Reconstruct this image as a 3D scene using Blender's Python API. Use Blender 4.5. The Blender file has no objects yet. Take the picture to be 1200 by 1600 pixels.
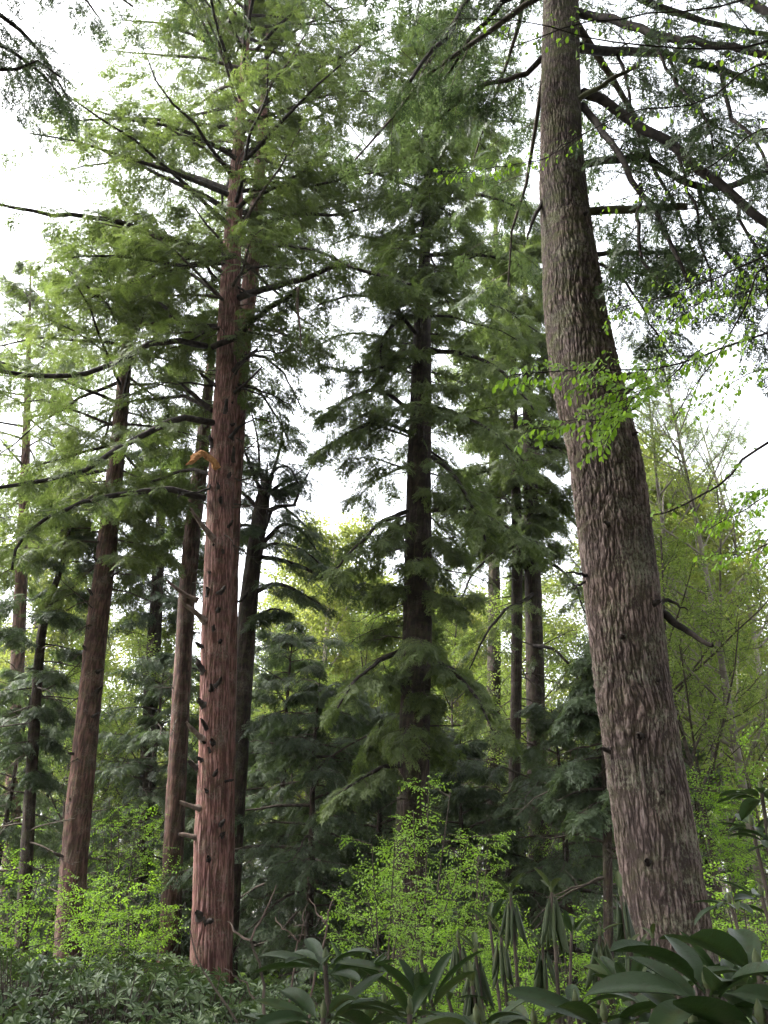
import bpy, math
import numpy as np
from mathutils import Vector

rng = np.random.default_rng(11)
C = bpy.context.scene.collection
PI = math.pi

# ------------------------------------------------------------------ camera model
FPX, W, H = 1244.0, 1200.0, 1600.0
PITCH = math.radians(26.5)
CAMZ = 1.6
cp, sp = math.cos(PITCH), math.sin(PITCH)


def at(x, y, d):
    """world point seen at photo pixel (x, y) lying in the vertical plane Y = d"""
    u, v = (x - W / 2) / FPX, -(y - H / 2) / FPX
    r = np.array([u, cp - v * sp, sp + v * cp])
    return np.array([0, 0, CAMZ]) + r * (d / r[1])


def mpp(p):
    """metres per photo pixel at a world point"""
    return (p[1] * cp + (p[2] - CAMZ) * sp) / FPX


# ------------------------------------------------------------------ mesh building
class MB:
    def __init__(s):
        s.v, s.f, s.m, s.t, s.uv, s.n = [], [], [], [], [], 0

    def add(s, v, f, mat=0, tint=0.5, uv=None):
        v = np.asarray(v, np.float32).reshape(-1, 3)
        f = np.asarray(f, np.int32).reshape(-1, 4)
        s.v.append(v)
        s.f.append(f + s.n)
        s.m.append(np.full(len(f), mat, np.int32))
        s.t.append(np.broadcast_to(np.asarray(tint, np.float32), (len(v),)).copy())
        s.uv.append(np.zeros((len(v), 2), np.float32) if uv is None else np.asarray(uv, np.float32).reshape(-1, 2))
        s.n += len(v)

    def build(s, name, mats, parent=None, origin=(0, 0, 0), smooth=True):
        v = np.concatenate(s.v) - np.asarray(origin, np.float32)
        f = np.concatenate(s.f)
        me = bpy.data.meshes.new(name)
        nf = len(f)
        me.vertices.add(len(v))
        me.vertices.foreach_set('co', v.ravel())
        me.loops.add(nf * 4)
        me.loops.foreach_set('vertex_index', f.ravel())
        me.polygons.add(nf)
        me.polygons.foreach_set('loop_start', np.arange(nf, dtype=np.int32) * 4)
        me.polygons.foreach_set('loop_total', np.full(nf, 4, np.int32))
        me.polygons.foreach_set('material_index', np.concatenate(s.m))
        me.polygons.foreach_set('use_smooth', np.full(nf, smooth, bool))
        a = me.attributes.new('tint', 'FLOAT', 'POINT')
        a.data.foreach_set('value', np.concatenate(s.t))
        uvl = me.uv_layers.new(name='UVMap')
        uvl.data.foreach_set('uv', np.concatenate(s.uv)[f.ravel()].ravel())
        me.update()
        for m in mats:
            me.materials.append(m)
        o = bpy.data.objects.new(name, me)
        C.objects.link(o)
        if parent is not None:
            o.parent = parent
        return o


def tag(o, label=None, cat=None, group=None, kind=None):
    for k, val in (('label', label), ('category', cat), ('group', group), ('kind', kind)):
        if val:
            o[k] = val
    return o


def empty(name, loc, label, cat, group=None, rz=0.0):
    o = bpy.data.objects.new(name, None)
    o.empty_display_size = 0.2
    C.objects.link(o)
    o.location = [float(q) for q in loc]
    o.rotation_euler = (0, 0, rz)
    return tag(o, label, cat, group)


def copy_tree(root, loc, rz, sc, label, group=None):
    r = root.copy()
    C.objects.link(r)
    r.location = [float(q) for q in loc]
    r.rotation_euler = (0, 0, rz)
    r.scale = (sc, sc, sc) if not hasattr(sc, '__len__') else sc
    r['label'] = label
    if group:
        r['group'] = group
    for ch in list(root.children):
        c = ch.copy()
        C.objects.link(c)
        c.parent = r
    return r


def nrm(a):
    return a / np.maximum(np.linalg.norm(a, axis=-1, keepdims=True), 1e-9)


def resample(pts, n):
    """smooth Catmull-Rom resample of a polyline with arbitrary columns"""
    pts = np.asarray(pts, float)
    if len(pts) == 2:
        t = np.linspace(0, 1, n)[:, None]
        return pts[0] * (1 - t) + pts[1] * t
    P = np.vstack([2 * pts[0] - pts[1], pts, 2 * pts[-1] - pts[-2]])
    seg = np.linalg.norm(np.diff(pts[:, :3], axis=0), axis=1)
    cum = np.concatenate([[0], np.cumsum(seg)])
    s = np.linspace(0, cum[-1], n)
    i = np.clip(np.searchsorted(cum, s, side='right') - 1, 0, len(pts) - 2)
    t = ((s - cum[i]) / np.maximum(seg[i], 1e-9))[:, None]
    p0, p1, p2, p3 = P[i], P[i + 1], P[i + 2], P[i + 3]
    return 0.5 * (2 * p1 + (p2 - p0) * t + (2 * p0 - 5 * p1 + 4 * p2 - p3) * t ** 2 + (3 * p1 - p0 - 3 * p2 + p3) * t ** 3)


def vnoise(u, v, nu, rs, nvmax=4096):
    """value noise in -1..1, periodic in u with integer period nu"""
    g = rs.random((nu, nvmax)) * 2 - 1
    iu, iv = np.floor(u).astype(int), np.floor(v).astype(int)
    fu, fv = u - iu, v - iv
    fu, fv = fu * fu * (3 - 2 * fu), fv * fv * (3 - 2 * fv)
    a, b = g[iu % nu, iv % nvmax], g[(iu + 1) % nu, iv % nvmax]
    c, d = g[iu % nu, (iv + 1) % nvmax], g[(iu + 1) % nu, (iv + 1) % nvmax]
    return (a * (1 - fu) + b * fu) * (1 - fv) + (c * (1 - fu) + d * fu) * fv


def worley(u, v, nu, rs, nvmax=2048):
    """F1, F2 and a per-cell random value on a jittered grid, periodic in u"""
    jx, jy, jr = rs.random((nu, nvmax)), rs.random((nu, nvmax)), rs.random((nu, nvmax))
    iu, iv = np.floor(u).astype(int), np.floor(v).astype(int)
    f1 = np.full(u.shape, 9.0)
    f2 = np.full(u.shape, 9.0)
    rv = np.zeros(u.shape)
    for a in (-1, 0, 1):
        for b in (-1, 0, 1):
            cu, cv = (iu + a) % nu, (iv + b) % nvmax
            d = np.hypot(iu + a + jx[cu, cv] - u, iv + b + jy[cu, cv] - v)
            c = d < f1
            f2 = np.where(c, f1, np.minimum(f2, d))
            rv = np.where(c, jr[cu, cv], rv)
            f1 = np.where(c, d, f1)
    return f1, f2, rv


def tubes(mb, P, R, ns, mat=0, tint=0.5):
    """batch of tapered tubes: P (N,K,3), R (N,K)"""
    P = np.asarray(P, float)
    R = np.asarray(R, float)
    N, K, _ = P.shape
    T = nrm(np.gradient(P, axis=1))
    ref = np.where(np.abs(T[:, :1, 2:3]) > 0.9, np.array([1.0, 0, 0]), np.array([0, 0, 1.0]))
    A = nrm(np.cross(T, np.broadcast_to(ref, T.shape)))
    B = np.cross(T, A)
    th = np.arange(ns) / ns * 2 * PI
    V = P[:, :, None] + R[:, :, None, None] * (A[:, :, None] * np.cos(th)[:, None] + B[:, :, None] * np.sin(th)[:, None])
    k, j = np.meshgrid(np.arange(K - 1), np.arange(ns), indexing='ij')
    f = np.stack([k * ns + j, k * ns + (j + 1) % ns, (k + 1) * ns + (j + 1) % ns, (k + 1) * ns + j], -1).reshape(-1, 4)
    F = (f[None] + (np.arange(N) * K * ns)[:, None, None]).reshape(-1, 4)
    s = np.concatenate([np.zeros((N, 1)), np.cumsum(np.linalg.norm(np.diff(P, axis=1), axis=2), axis=1)], 1)
    uv = np.stack([np.broadcast_to(th / (2 * PI) * 0.3, (N, K, ns)), np.broadcast_to(s[:, :, None], (N, K, ns))], -1)
    mb.add(V.reshape(-1, 3), F, mat, tint, uv.reshape(-1, 2))


def cap(mb, c, t, r, ns, mat=0, lump=0.3):
    pass


def grow(par, n, L, ang, t0, t1, up=0.0, planar=True, K=5, wob=0.06, taper=0.6, tmode=None):
    """n children per parent path; returns (N*n,K,3) and lengths"""
    N, Kp, _ = par.shape
    t = t0 + (t1 - t0) * (np.arange(n) + rng.random((N, n))) / n
    x = t * (Kp - 1)
    i = np.minimum(x.astype(int), Kp - 2)
    fr = (x - i)[..., None]
    ar = np.arange(N)[:, None]
    a, b = par[ar, i], par[ar, i + 1]
    pos = a * (1 - fr) + b * fr
    T = nrm(b - a)
    an = ang * (0.75 + 0.5 * rng.random((N, n, 1)))
    if planar:
        side = nrm(np.cross(T, np.array([0, 0, 1.0])))
        sg = np.where((np.arange(n)[None] + rng.integers(0, 2, (N, 1))) % 2 == 0, 1.0, -1.0)[..., None]
        D = np.cos(an) * T + np.sin(an) * side * sg
        D[..., 2] = D[..., 2] * 0.6 + rng.normal(0, 0.12, (N, n))
    else:
        rv = rng.normal(size=(N, n, 3))
        side = nrm(np.cross(T, rv))
        D = np.cos(an) * T + np.sin(an) * side
    D = nrm(D)
    L = np.broadcast_to(np.asarray(L, float), (N,))
    ln = L[:, None] * (1 - taper * (t - t0) / max(t1 - t0, 1e-6)) * (0.6 + 0.5 * rng.random((N, n)))
    s = np.linspace(0, 1, K)[None, None, :, None]
    ll = ln[..., None, None]
    P = pos[:, :, None] + D[:, :, None] * s * ll
    P = P + np.array([0, 0, 1.0]) * up * s ** 2 * ll
    w = rng.normal(0, 1, (N, n, K, 3)) * wob
    P = P + np.cumsum(w, axis=2) / math.sqrt(K) * s * ll
    return P.reshape(N * n, K, 3), ln.reshape(-1)


def tips(P):
    return P[:, -1], nrm(P[:, -1] - P[:, -2])


def stamp(mb, tmpl, pos, fwd, upv, sc, mat, tint):
    """place a template (verts (n,3), quads) at many frames: x=fwd, y=side, z=up"""
    v, f, tt = tmpl
    f0 = nrm(fwd)
    sd = nrm(np.cross(upv, f0))
    uu = np.cross(f0, sd)
    Rm = np.stack([f0, sd, uu], -1) * sc[:, None, None]
    V = np.einsum('nij,kj->nki', Rm, v) + pos[:, None]
    F = f[None] + (np.arange(len(pos)) * len(v))[:, None, None]
    T = np.clip(tint[:, None] + tt[None], 0, 1)
    mb.add(V.reshape(-1, 3), F.reshape(-1, 4), mat, T.reshape(-1))


# ------------------------------------------------------------------ foliage templates
def rhomb(p, d, n, l, w, bend=0.0):
    """one thin leaf-like quad: base, side, tip, side"""
    s = np.cross(n, d)
    s = s / np.linalg.norm(s)
    m = p + d * l * 0.45 - n * bend * l * 0.3
    return [p, m + s * w / 2, p + d * l - n * bend * l, m - s * w / 2]


def hemlock_spray(seed, nside=8, sub=2, w=0.046, droop=0.26):
    r = np.random.default_rng(seed)
    V, T = [], []
    up = np.array([0, 0, 1.0])

    def axis(t):
        return np.array([t, 0.03 * math.sin(5 * t + seed), -droop * t * t])
    for a in np.linspace(0.0, 0.85, 4):
        V += rhomb(axis(a), nrm(axis(a + 0.2) - axis(a)), up, 0.27, w)
        T += [0, 0, 0, 0]
    for i in range(nside):
        t = 0.06 + 0.88 * i / nside
        for sg in (-1, 1):
            t2 = t + r.uniform(-0.03, 0.05)
            ln = (0.16 + 0.38 * math.sin(PI * min(1, (t2 * 0.8 + 0.22)))) * (1.15 - 0.7 * t2) * r.uniform(0.75, 1.2)
            an = math.radians(r.uniform(42, 62))
            d = nrm(np.array([math.cos(an), sg * math.sin(an), -0.16 - r.uniform(0, 0.22)]))
            n = nrm(np.array([r.normal(0, 0.25), r.normal(0, 0.25), 1.0]))
            p = axis(t2)
            tn = r.normal(0, 0.06)
            V += rhomb(p, d, n, ln, w, 0.12)
            T += [tn, tn, tn + 0.15, tn]
            for k in range(sub):
                q = p + d * ln * (0.22 + 0.6 * (k + r.random() * 0.6) / sub)
                for s2 in (-1, 1):
                    if r.random() < 0.12:
                        continue
                    a2 = an * sg + s2 * math.radians(r.uniform(35, 60))
                    d2 = nrm(np.array([math.cos(a2), math.sin(a2), -0.22 - r.uniform(0, 0.3)]))
                    l2 = ln * r.uniform(0.28, 0.5) * (1.1 - 0.5 * k / sub)
                    V += rhomb(q, d2, n, l2, w * 0.85, 0.15)
                    T += [tn, tn, tn + 0.2, tn]
    V = np.array(V)
    return V, np.arange(len(V)).reshape(-1, 4), np.array(T)


SPRAY = [hemlock_spray(s) for s in (1, 2, 3, 4, 5)]
SPRAY_FAR = [hemlock_spray(s, 6, 1, 0.085) for s in (11, 12, 13)]


def leaf_twig(seed, n=9, size=0.2, w=0.55, flat=0.35, fold=True):
    """a twig of broad leaves, about one unit long"""
    r = np.random.default_rng(seed)
    V, T = [], []
    for i in range(n):
        t = (i + 0.5) / n
        sg = 1 if i % 2 else -1
        p = np.array([t, 0, -0.08 * t * t])
        an = math.radians(r.uniform(30, 75))
        d = nrm(np.array([math.cos(an), sg * math.sin(an), r.normal(-0.25, flat)]))
        n_ = nrm(np.array([r.normal(0, flat), r.normal(0, flat), 1.0]))
        s = size * r.uniform(0.65, 1.15)
        p = p + d * s * 0.25
        if fold:
            sd = nrm(np.cross(n_, d))
            up = np.cross(d, sd)
            tip = p + d * s - up * s * 0.12
            for q in (-1, 1):
                m1 = p + d * s * 0.3 + sd * q * s * w * 0.46 + up * s * 0.07
                m2 = p + d * s * 0.68 + sd * q * s * w * 0.36 + up * s * 0.04
                V += [p, m1, m2, tip]
                tn = r.normal(0, 0.05)
                T += [tn] * 4
        else:
            V += rhomb(p, d, n_, s, s * w, 0.1)
            T += [r.normal(0, 0.08)] * 4
    V = np.array(V)
    return V, np.arange(len(V)).reshape(-1, 4), np.array(T)


BROAD = [leaf_twig(s) for s in (21, 22, 23)]
BROAD_FAR = [leaf_twig(s, 8, 0.26, 0.6, 0.5, False) for s in (24, 25, 26)]


def blade(L, w, droop, lift, nl=6, cup=0.18, curl=0.0):
    """one leathery rhododendron leaf along +x; returns grid verts and quads"""
    t = np.linspace(0, 1, nl + 1)
    prof = np.where(t < 0.12, 0.10, np.sin(PI * np.clip((t - 0.08) / 0.93, 0, 1)) ** 0.62)
    prof = prof * np.where(t > 0.93, 0.62, 1.0)
    prof[-1] = 0.02
    ang = lift - droop * t
    dx = np.cumsum(np.concatenate([[0], np.cos(ang[:-1])])) / nl * L
    dz = np.cumsum(np.concatenate([[0], np.sin(ang[:-1])])) / nl * L
    cols = []
    for q in (-1.0, -0.5, 0.0, 0.5, 1.0):
        hw = prof * w / 2
        a = abs(q) * curl
        yy = q * hw * (math.cos(a) if curl else 1)
        up = cup * (abs(q) ** 1.5) * hw * 2 - abs(q) * math.sin(a) * hw * 0.9
        cols.append(np.stack([dx - np.sin(ang) * up, yy, dz + np.cos(ang) * up], -1))
    V = np.stack(cols, 1).reshape(-1, 3)
    i, j = np.meshgrid(np.arange(nl), np.arange(4), indexing='ij')
    F = np.stack([i * 5 + j, i * 5 + j + 1, (i + 1) * 5 + j + 1, (i + 1) * 5 + j], -1).reshape(-1, 4)
    q = np.tile(np.array([0, 0.0, 0.26, 0.0, 0.0]), nl + 1)
    return V, F, q


def whorl(seed, n=9, L=1.0, w=0.27, nl=3):
    r = np.random.default_rng(seed)
    V, F, T, k = [], [], [], 0
    for i in range(n):
        v, f, q = blade(L * r.uniform(0.7, 1.08), w * L * r.uniform(0.85, 1.15), r.uniform(0.3, 0.9), r.uniform(-0.1, 0.75), nl, r.uniform(0.1, 0.3))
        a = 2 * PI * (i * 0.382 + r.uniform(-0.04, 0.04))
        ro = r.normal(0, 0.25)
        c, s = math.cos(ro), math.sin(ro)
        v = np.stack([v[:, 0] + 0.03, v[:, 1] * c - v[:, 2] * s * 0, v[:, 2] + v[:, 1] * s], -1)
        c, s = math.cos(a), math.sin(a)
        v = np.stack([v[:, 0] * c - v[:, 1] * s, v[:, 0] * s + v[:, 1] * c, v[:, 2]], -1)
        # template frame: x is the shoot axis, leaves fan round it
        v = np.stack([v[:, 2], v[:, 0], v[:, 1]], -1)
        V.append(v)
        F.append(f + k)
        T.append(q + r.normal(0, 0.08))
        k += len(v)
    return np.concatenate(V), np.concatenate(F), np.concatenate(T)


WHORL = [whorl(s) for s in (31, 32, 33, 34)]


# ------------------------------------------------------------------ materials
def nt(name):
    m = bpy.data.materials.new(name)
    m.use_nodes = True
    t = m.node_tree
    t.nodes.clear()
    return m, t.nodes, t.links


def leaf_mat(name, cols, trans=0.4, rough=0.45, spec=0.25, tcol=None, nscale=0.6, spots=False):
    m, n, l = nt(name)
    out = n.new('ShaderNodeOutputMaterial')
    at_ = n.new('ShaderNodeAttribute')
    at_.attribute_name = 'tint'
    geo = n.new('ShaderNodeNewGeometry')
    noi = n.new('ShaderNodeTexNoise')
    noi.inputs['Scale'].default_value = nscale
    noi.inputs['Detail'].default_value = 3
    l.new(geo.outputs['Position'], noi.inputs['Vector'])
    oi = n.new('ShaderNodeObjectInfo')
    ad = n.new('ShaderNodeMath')
    ad.operation = 'MULTIPLY_ADD'
    ad.inputs[1].default_value = 0.55
    l.new(noi.outputs['Fac'], ad.inputs[0])
    l.new(at_.outputs['Fac'], ad.inputs[2])
    sb = n.new('ShaderNodeMath')
    sb.operation = 'MULTIPLY_ADD'
    sb.inputs[1].default_value = 0.16
    l.new(oi.outputs['Random'], sb.inputs[0])
    l.new(ad.outputs[0], sb.inputs[2])
    s2 = n.new('ShaderNodeMath')
    s2.operation = 'SUBTRACT'
    s2.inputs[1].default_value = 0.36
    l.new(sb.outputs[0], s2.inputs[0])
    cr = n.new('ShaderNodeValToRGB')
    e = cr.color_ramp.elements
    while len(e) < len(cols):
        e.new(0.5)
    for i, c in enumerate(cols):
        e[i].position = i / (len(cols) - 1)
        e[i].color = (*c, 1)
    l.new(s2.outputs[0], cr.inputs['Fac'])
    pb = n.new('ShaderNodeBsdfPrincipled')
    pb.inputs['Roughness'].default_value = rough
    pb.inputs['Specular IOR Level'].default_value = spec
    l.new(cr.outputs['Color'], pb.inputs['Base Color'])
    if spots:                                                # blotches, brown specks and a leathery surface
        ns_ = n.new('ShaderNodeTexNoise')
        ns_.inputs['Scale'].default_value = 75
        ns_.inputs['Detail'].default_value = 5
        ns_.inputs['Roughness'].default_value = 0.7
        l.new(geo.outputs['Position'], ns_.inputs['Vector'])
        cs = n.new('ShaderNodeValToRGB')
        cs.color_ramp.elements[0].position = 0.33
        cs.color_ramp.elements[0].color = (0.9, 0.55, 0.35, 1)
        cs.color_ramp.elements[1].position = 0.47
        cs.color_ramp.elements[1].color = (1, 1, 1, 1)
        l.new(ns_.outputs['Fac'], cs.inputs[0])
        ms = n.new('ShaderNodeMix')
        ms.data_type = 'RGBA'
        ms.blend_type = 'MULTIPLY'
        ms.inputs['Factor'].default_value = 0.8
        l.new(cr.outputs['Color'], ms.inputs['A'])
        l.new(cs.outputs[0], ms.inputs['B'])
        l.new(ms.outputs['Result'], pb.inputs['Base Color'])
        bs = n.new('ShaderNodeBump')
        bs.inputs['Strength'].default_value = 0.35
        bs.inputs['Distance'].default_value = 0.003
        l.new(ns_.outputs['Fac'], bs.inputs['Height'])
        l.new(bs.outputs[0], pb.inputs['Normal'])
        rr_ = n.new('ShaderNodeMapRange')
        rr_.inputs['To Min'].default_value = rough - 0.14
        rr_.inputs['To Max'].default_value = rough + 0.2
        l.new(noi.outputs['Fac'], rr_.inputs['Value'])
        l.new(rr_.outputs[0], pb.inputs['Roughness'])
    tr = n.new('ShaderNodeBsdfTranslucent')
    mx = n.new('ShaderNodeMixShader')
    mx.inputs['Fac'].default_value = trans
    hv = n.new('ShaderNodeMix')
    hv.data_type = 'RGBA'
    hv.blend_type = 'MULTIPLY'
    hv.inputs['Factor'].default_value = 1.0
    hv.inputs['B'].default_value = (*(tcol or (1.5, 1.6, 0.7)), 1)
    l.new(cr.outputs['Color'], hv.inputs['A'])
    l.new(hv.outputs['Result'], tr.inputs['Color'])
    l.new(pb.outputs[0], mx.inputs[1])
    l.new(tr.outputs[0], mx.inputs[2])
    l.new(mx.outputs[0], out.inputs['Surface'])
    return m


def bark_mat(name, deep, mid, high, lichen=(0.32, 0.33, 0.27), lich=0.25, moss=0.0, su=26.0, sv=2.2, bump=0.5, mossz=None):
    m, n, l = nt(name)
    out = n.new('ShaderNodeOutputMaterial')
    pb = n.new('ShaderNodeBsdfPrincipled')
    pb.inputs['Roughness'].default_value = 0.85
    pb.inputs['Specular IOR Level'].default_value = 0.2
    uv = n.new('ShaderNodeUVMap')
    mp = n.new('ShaderNodeMapping')
    mp.inputs['Scale'].default_value = (su, sv, 1)
    l.new(uv.outputs[0], mp.inputs[0])
    n1 = n.new('ShaderNodeTexNoise')
    n1.inputs['Scale'].default_value = 1.0
    n1.inputs['Detail'].default_value = 6
    n1.inputs['Roughness'].default_value = 0.65
    n1.inputs['Distortion'].default_value = 0.5
    l.new(mp.outputs[0], n1.inputs['Vector'])
    n2 = n.new('ShaderNodeTexNoise')
    n2.inputs['Scale'].default_value = 3.1
    n2.inputs['Detail'].default_value = 4
    l.new(uv.outputs[0], n2.inputs['Vector'])
    at_ = n.new('ShaderNodeAttribute')
    at_.attribute_name = 'tint'
    ad = n.new('ShaderNodeMath')
    ad.operation = 'MULTIPLY_ADD'
    ad.inputs[1].default_value = 0.9
    l.new(n1.outputs['Fac'], ad.inputs[0])
    sh = n.new('ShaderNodeMath')
    sh.operation = 'SUBTRACT'
    sh.inputs[1].default_value = 0.45
    l.new(at_.outputs['Fac'], sh.inputs[0])
    l.new(sh.outputs[0], ad.inputs[2])
    cr = n.new('ShaderNodeValToRGB')
    e = cr.color_ramp.elements
    e.new(0.5)
    for i, (p, c) in enumerate(((0.25, deep), (0.5, mid), (0.75, high))):
        e[i].position = p
        e[i].color = (*c, 1)
    l.new(ad.outputs[0], cr.inputs['Fac'])
    # grey lichen flecks
    n3 = n.new('ShaderNodeTexNoise')
    n3.inputs['Scale'].default_value = 45
    n3.inputs['Detail'].default_value = 5
    n3.inputs['Roughness'].default_value = 0.7
    m3 = n.new('ShaderNodeMapping')
    m3.inputs['Scale'].default_value = (1.7, 0.55, 1)
    l.new(uv.outputs[0], m3.inputs[0])
    l.new(m3.outputs[0], n3.inputs['Vector'])
    mu = n.new('ShaderNodeMath')
    mu.operation = 'MULTIPLY'
    l.new(n3.outputs['Fac'], mu.inputs[0])
    l.new(n2.outputs['Fac'], mu.inputs[1])
    mr = n.new('ShaderNodeMapRange')
    mr.inputs['From Min'].default_value = 0.27
    mr.inputs['From Max'].default_value = 0.37
    mr.inputs['To Max'].default_value = lich * 2
    l.new(mu.outputs[0], mr.inputs['Value'])
    mx = n.new('ShaderNodeMix')
    mx.data_type = 'RGBA'
    mx.inputs['B'].default_value = (*lichen, 1)
    l.new(mr.outputs[0], mx.inputs['Factor'])
    l.new(cr.outputs[0], mx.inputs['A'])
    col = mx.outputs['Result']
    nv = n.new('ShaderNodeTexNoise')
    nv.inputs['Scale'].default_value = 1.3
    nv.inputs['Detail'].default_value = 5
    nv.inputs['Roughness'].default_value = 0.6
    l.new(uv.outputs[0], nv.inputs['Vector'])
    cv = n.new('ShaderNodeValToRGB')
    cv.color_ramp.elements[0].position = 0.32
    cv.color_ramp.elements[0].color = (0.62, 0.60, 0.62, 1)
    cv.color_ramp.elements[1].position = 0.68
    cv.color_ramp.elements[1].color = (1.3, 1.18, 1.1, 1)
    l.new(nv.outputs['Fac'], cv.inputs[0])
    mv = n.new('ShaderNodeMix')
    mv.data_type = 'RGBA'
    mv.blend_type = 'MULTIPLY'
    mv.inputs['Factor'].default_value = 0.85
    l.new(col, mv.inputs['A'])
    l.new(cv.outputs[0], mv.inputs['B'])
    col = mv.outputs['Result']
    if moss > 0:
        n4 = n.new('ShaderNodeTexNoise')
        n4.inputs['Scale'].default_value = 6
        n4.inputs['Detail'].default_value = 6
        n4.inputs['Roughness'].default_value = 0.75
        l.new(uv.outputs[0], n4.inputs['Vector'])
        fac = n4.outputs['Fac']
        r2 = n.new('ShaderNodeMapRange')
        r2.inputs['From Min'].default_value = 0.46
        r2.inputs['From Max'].default_value = 0.66
        r2.inputs['To Max'].default_value = moss
        l.new(fac, r2.inputs['Value'])
        mf = r2.outputs[0]
        if mossz:
            sx = n.new('ShaderNodeSeparateXYZ')
            l.new(uv.outputs[0], sx.inputs[0])
            crz = n.new('ShaderNodeMapRange')
            crz.interpolation_type = 'SMOOTHSTEP'
            crz.inputs['From Min'].default_value = mossz[0]
            crz.inputs['From Max'].default_value = mossz[1]
            crz.inputs['To Min'].default_value = 0.3
            l.new(sx.outputs['Y'], crz.inputs['Value'])
            mm = n.new('ShaderNodeMath')
            mm.operation = 'MULTIPLY'
            l.new(mf, mm.inputs[0])
            l.new(crz.outputs[0], mm.inputs[1])
            mf = mm.outputs[0]
        m2 = n.new('ShaderNodeMix')
        m2.data_type = 'RGBA'
        m2.inputs['B'].default_value = (0.085, 0.10, 0.03, 1)
        l.new(mf, m2.inputs['Factor'])
        l.new(col, m2.inputs['A'])
        col = m2.outputs['Result']
    l.new(col, pb.inputs['Base Color'])
    bp = n.new('ShaderNodeBump')
    bp.inputs['Strength'].default_value = bump
    bp.inputs['Distance'].default_value = 0.03
    l.new(n1.outputs['Fac'], bp.inputs['Height'])
    l.new(bp.outputs[0], pb.inputs['Normal'])
    l.new(pb.outputs[0], out.inputs['Surface'])
    return m


def plain_bark(name, c1, c2, sc=9.0):
    m, n, l = nt(name)
    out = n.new('ShaderNodeOutputMaterial')
    pb = n.new('ShaderNodeBsdfPrincipled')
    pb.inputs['Roughness'].default_value = 0.85
    pb.inputs['Specular IOR Level'].default_value = 0.15
    geo = n.new('ShaderNodeNewGeometry')
    n1 = n.new('ShaderNodeTexNoise')
    n1.inputs['Scale'].default_value = sc
    n1.inputs['Detail'].default_value = 5
    l.new(geo.outputs['Position'], n1.inputs['Vector'])
    cr = n.new('ShaderNodeValToRGB')
    cr.color_ramp.elements[0].position = 0.35
    cr.color_ramp.elements[0].color = (*c1, 1)
    cr.color_ramp.elements[1].position = 0.68
    cr.color_ramp.elements[1].color = (*c2, 1)
    l.new(n1.outputs['Fac'], cr.inputs[0])
    l.new(cr.outputs[0], pb.inputs['Base Color'])
    bp = n.new('ShaderNodeBump')
    bp.inputs['Strength'].default_value = 0.4
    bp.inputs['Distance'].default_value = 0.02
    l.new(n1.outputs['Fac'], bp.inputs['Height'])
    l.new(bp.outputs[0], pb.inputs['Normal'])
    l.new(pb.outputs[0], out.inputs['Surface'])
    return m


M_BIG = bark_mat('bark_grey_furrowed', (0.044, 0.032, 0.029), (0.142, 0.110, 0.104), (0.225, 0.188, 0.182), lich=0.3, lichen=(0.25, 0.27, 0.2), moss=0.8, mossz=(4.5, 9.0), su=60, sv=14, bump=0.9)
M_RED = bark_mat('bark_red', (0.064, 0.028, 0.024), (0.182, 0.092, 0.084), (0.295, 0.182, 0.172), lich=0.12, moss=0.25, su=30, sv=1.4, bump=0.45)
M_BROWN = bark_mat('bark_brown', (0.044, 0.023, 0.020), (0.115, 0.063, 0.055), (0.185, 0.112, 0.100), lich=0.12, moss=0.3, su=24, sv=1.8)
M_DARKBARK = bark_mat('bark_dark', (0.016, 0.010, 0.009), (0.040, 0.026, 0.023), (0.075, 0.050, 0.045), lich=0.08, moss=0.3, su=24, sv=1.8)
M_LIMB = plain_bark('limb_bark', (0.012, 0.009, 0.008), (0.046, 0.037, 0.032))
M_LIMBMOSS = plain_bark('limb_mossy', (0.035, 0.032, 0.020), (0.125, 0.13, 0.075), 5)
M_TWIG = plain_bark('twig', (0.035, 0.028, 0.022), (0.09, 0.072, 0.058), 14)
M_PALEBARK = plain_bark('pale_bark', (0.10, 0.085, 0.07), (0.24, 0.21, 0.18), 4)
M_DEADTWIG = plain_bark('dead_twig', (0.06, 0.042, 0.034), (0.16, 0.12, 0.10), 12)
M_SPLINT = plain_bark('splintered_wood', (0.30, 0.13, 0.05), (0.55, 0.30, 0.14), 15)

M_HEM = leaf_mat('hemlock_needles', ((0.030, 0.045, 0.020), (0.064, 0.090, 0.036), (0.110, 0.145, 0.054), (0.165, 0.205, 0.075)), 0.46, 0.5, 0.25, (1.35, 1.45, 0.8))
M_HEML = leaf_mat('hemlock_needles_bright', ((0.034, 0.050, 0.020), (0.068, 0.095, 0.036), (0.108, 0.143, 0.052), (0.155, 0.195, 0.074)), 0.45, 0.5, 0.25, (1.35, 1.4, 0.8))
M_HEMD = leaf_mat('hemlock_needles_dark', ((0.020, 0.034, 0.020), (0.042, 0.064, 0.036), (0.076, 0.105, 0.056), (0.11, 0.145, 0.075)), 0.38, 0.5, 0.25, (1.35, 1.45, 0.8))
M_SPRING = leaf_mat('spring_leaves', ((0.062, 0.12, 0.018), (0.12, 0.215, 0.030), (0.185, 0.31, 0.045), (0.26, 0.40, 0.07)), 0.5, 0.45, 0.25, (1.35, 1.4, 0.6))
M_MAPLE = leaf_mat('maple_leaves', ((0.070, 0.12, 0.022), (0.13, 0.215, 0.036), (0.20, 0.315, 0.055), (0.27, 0.40, 0.08)), 0.45, 0.4, 0.35, (1.3, 1.45, 0.6), 1.5)
M_FARLEAF = leaf_mat('far_spring_leaves', ((0.10, 0.13, 0.045), (0.16, 0.195, 0.06), (0.22, 0.25, 0.085), (0.28, 0.28, 0.11)), 0.5, 0.6, 0.1, (1.3, 1.3, 0.7), 0.25)
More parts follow.
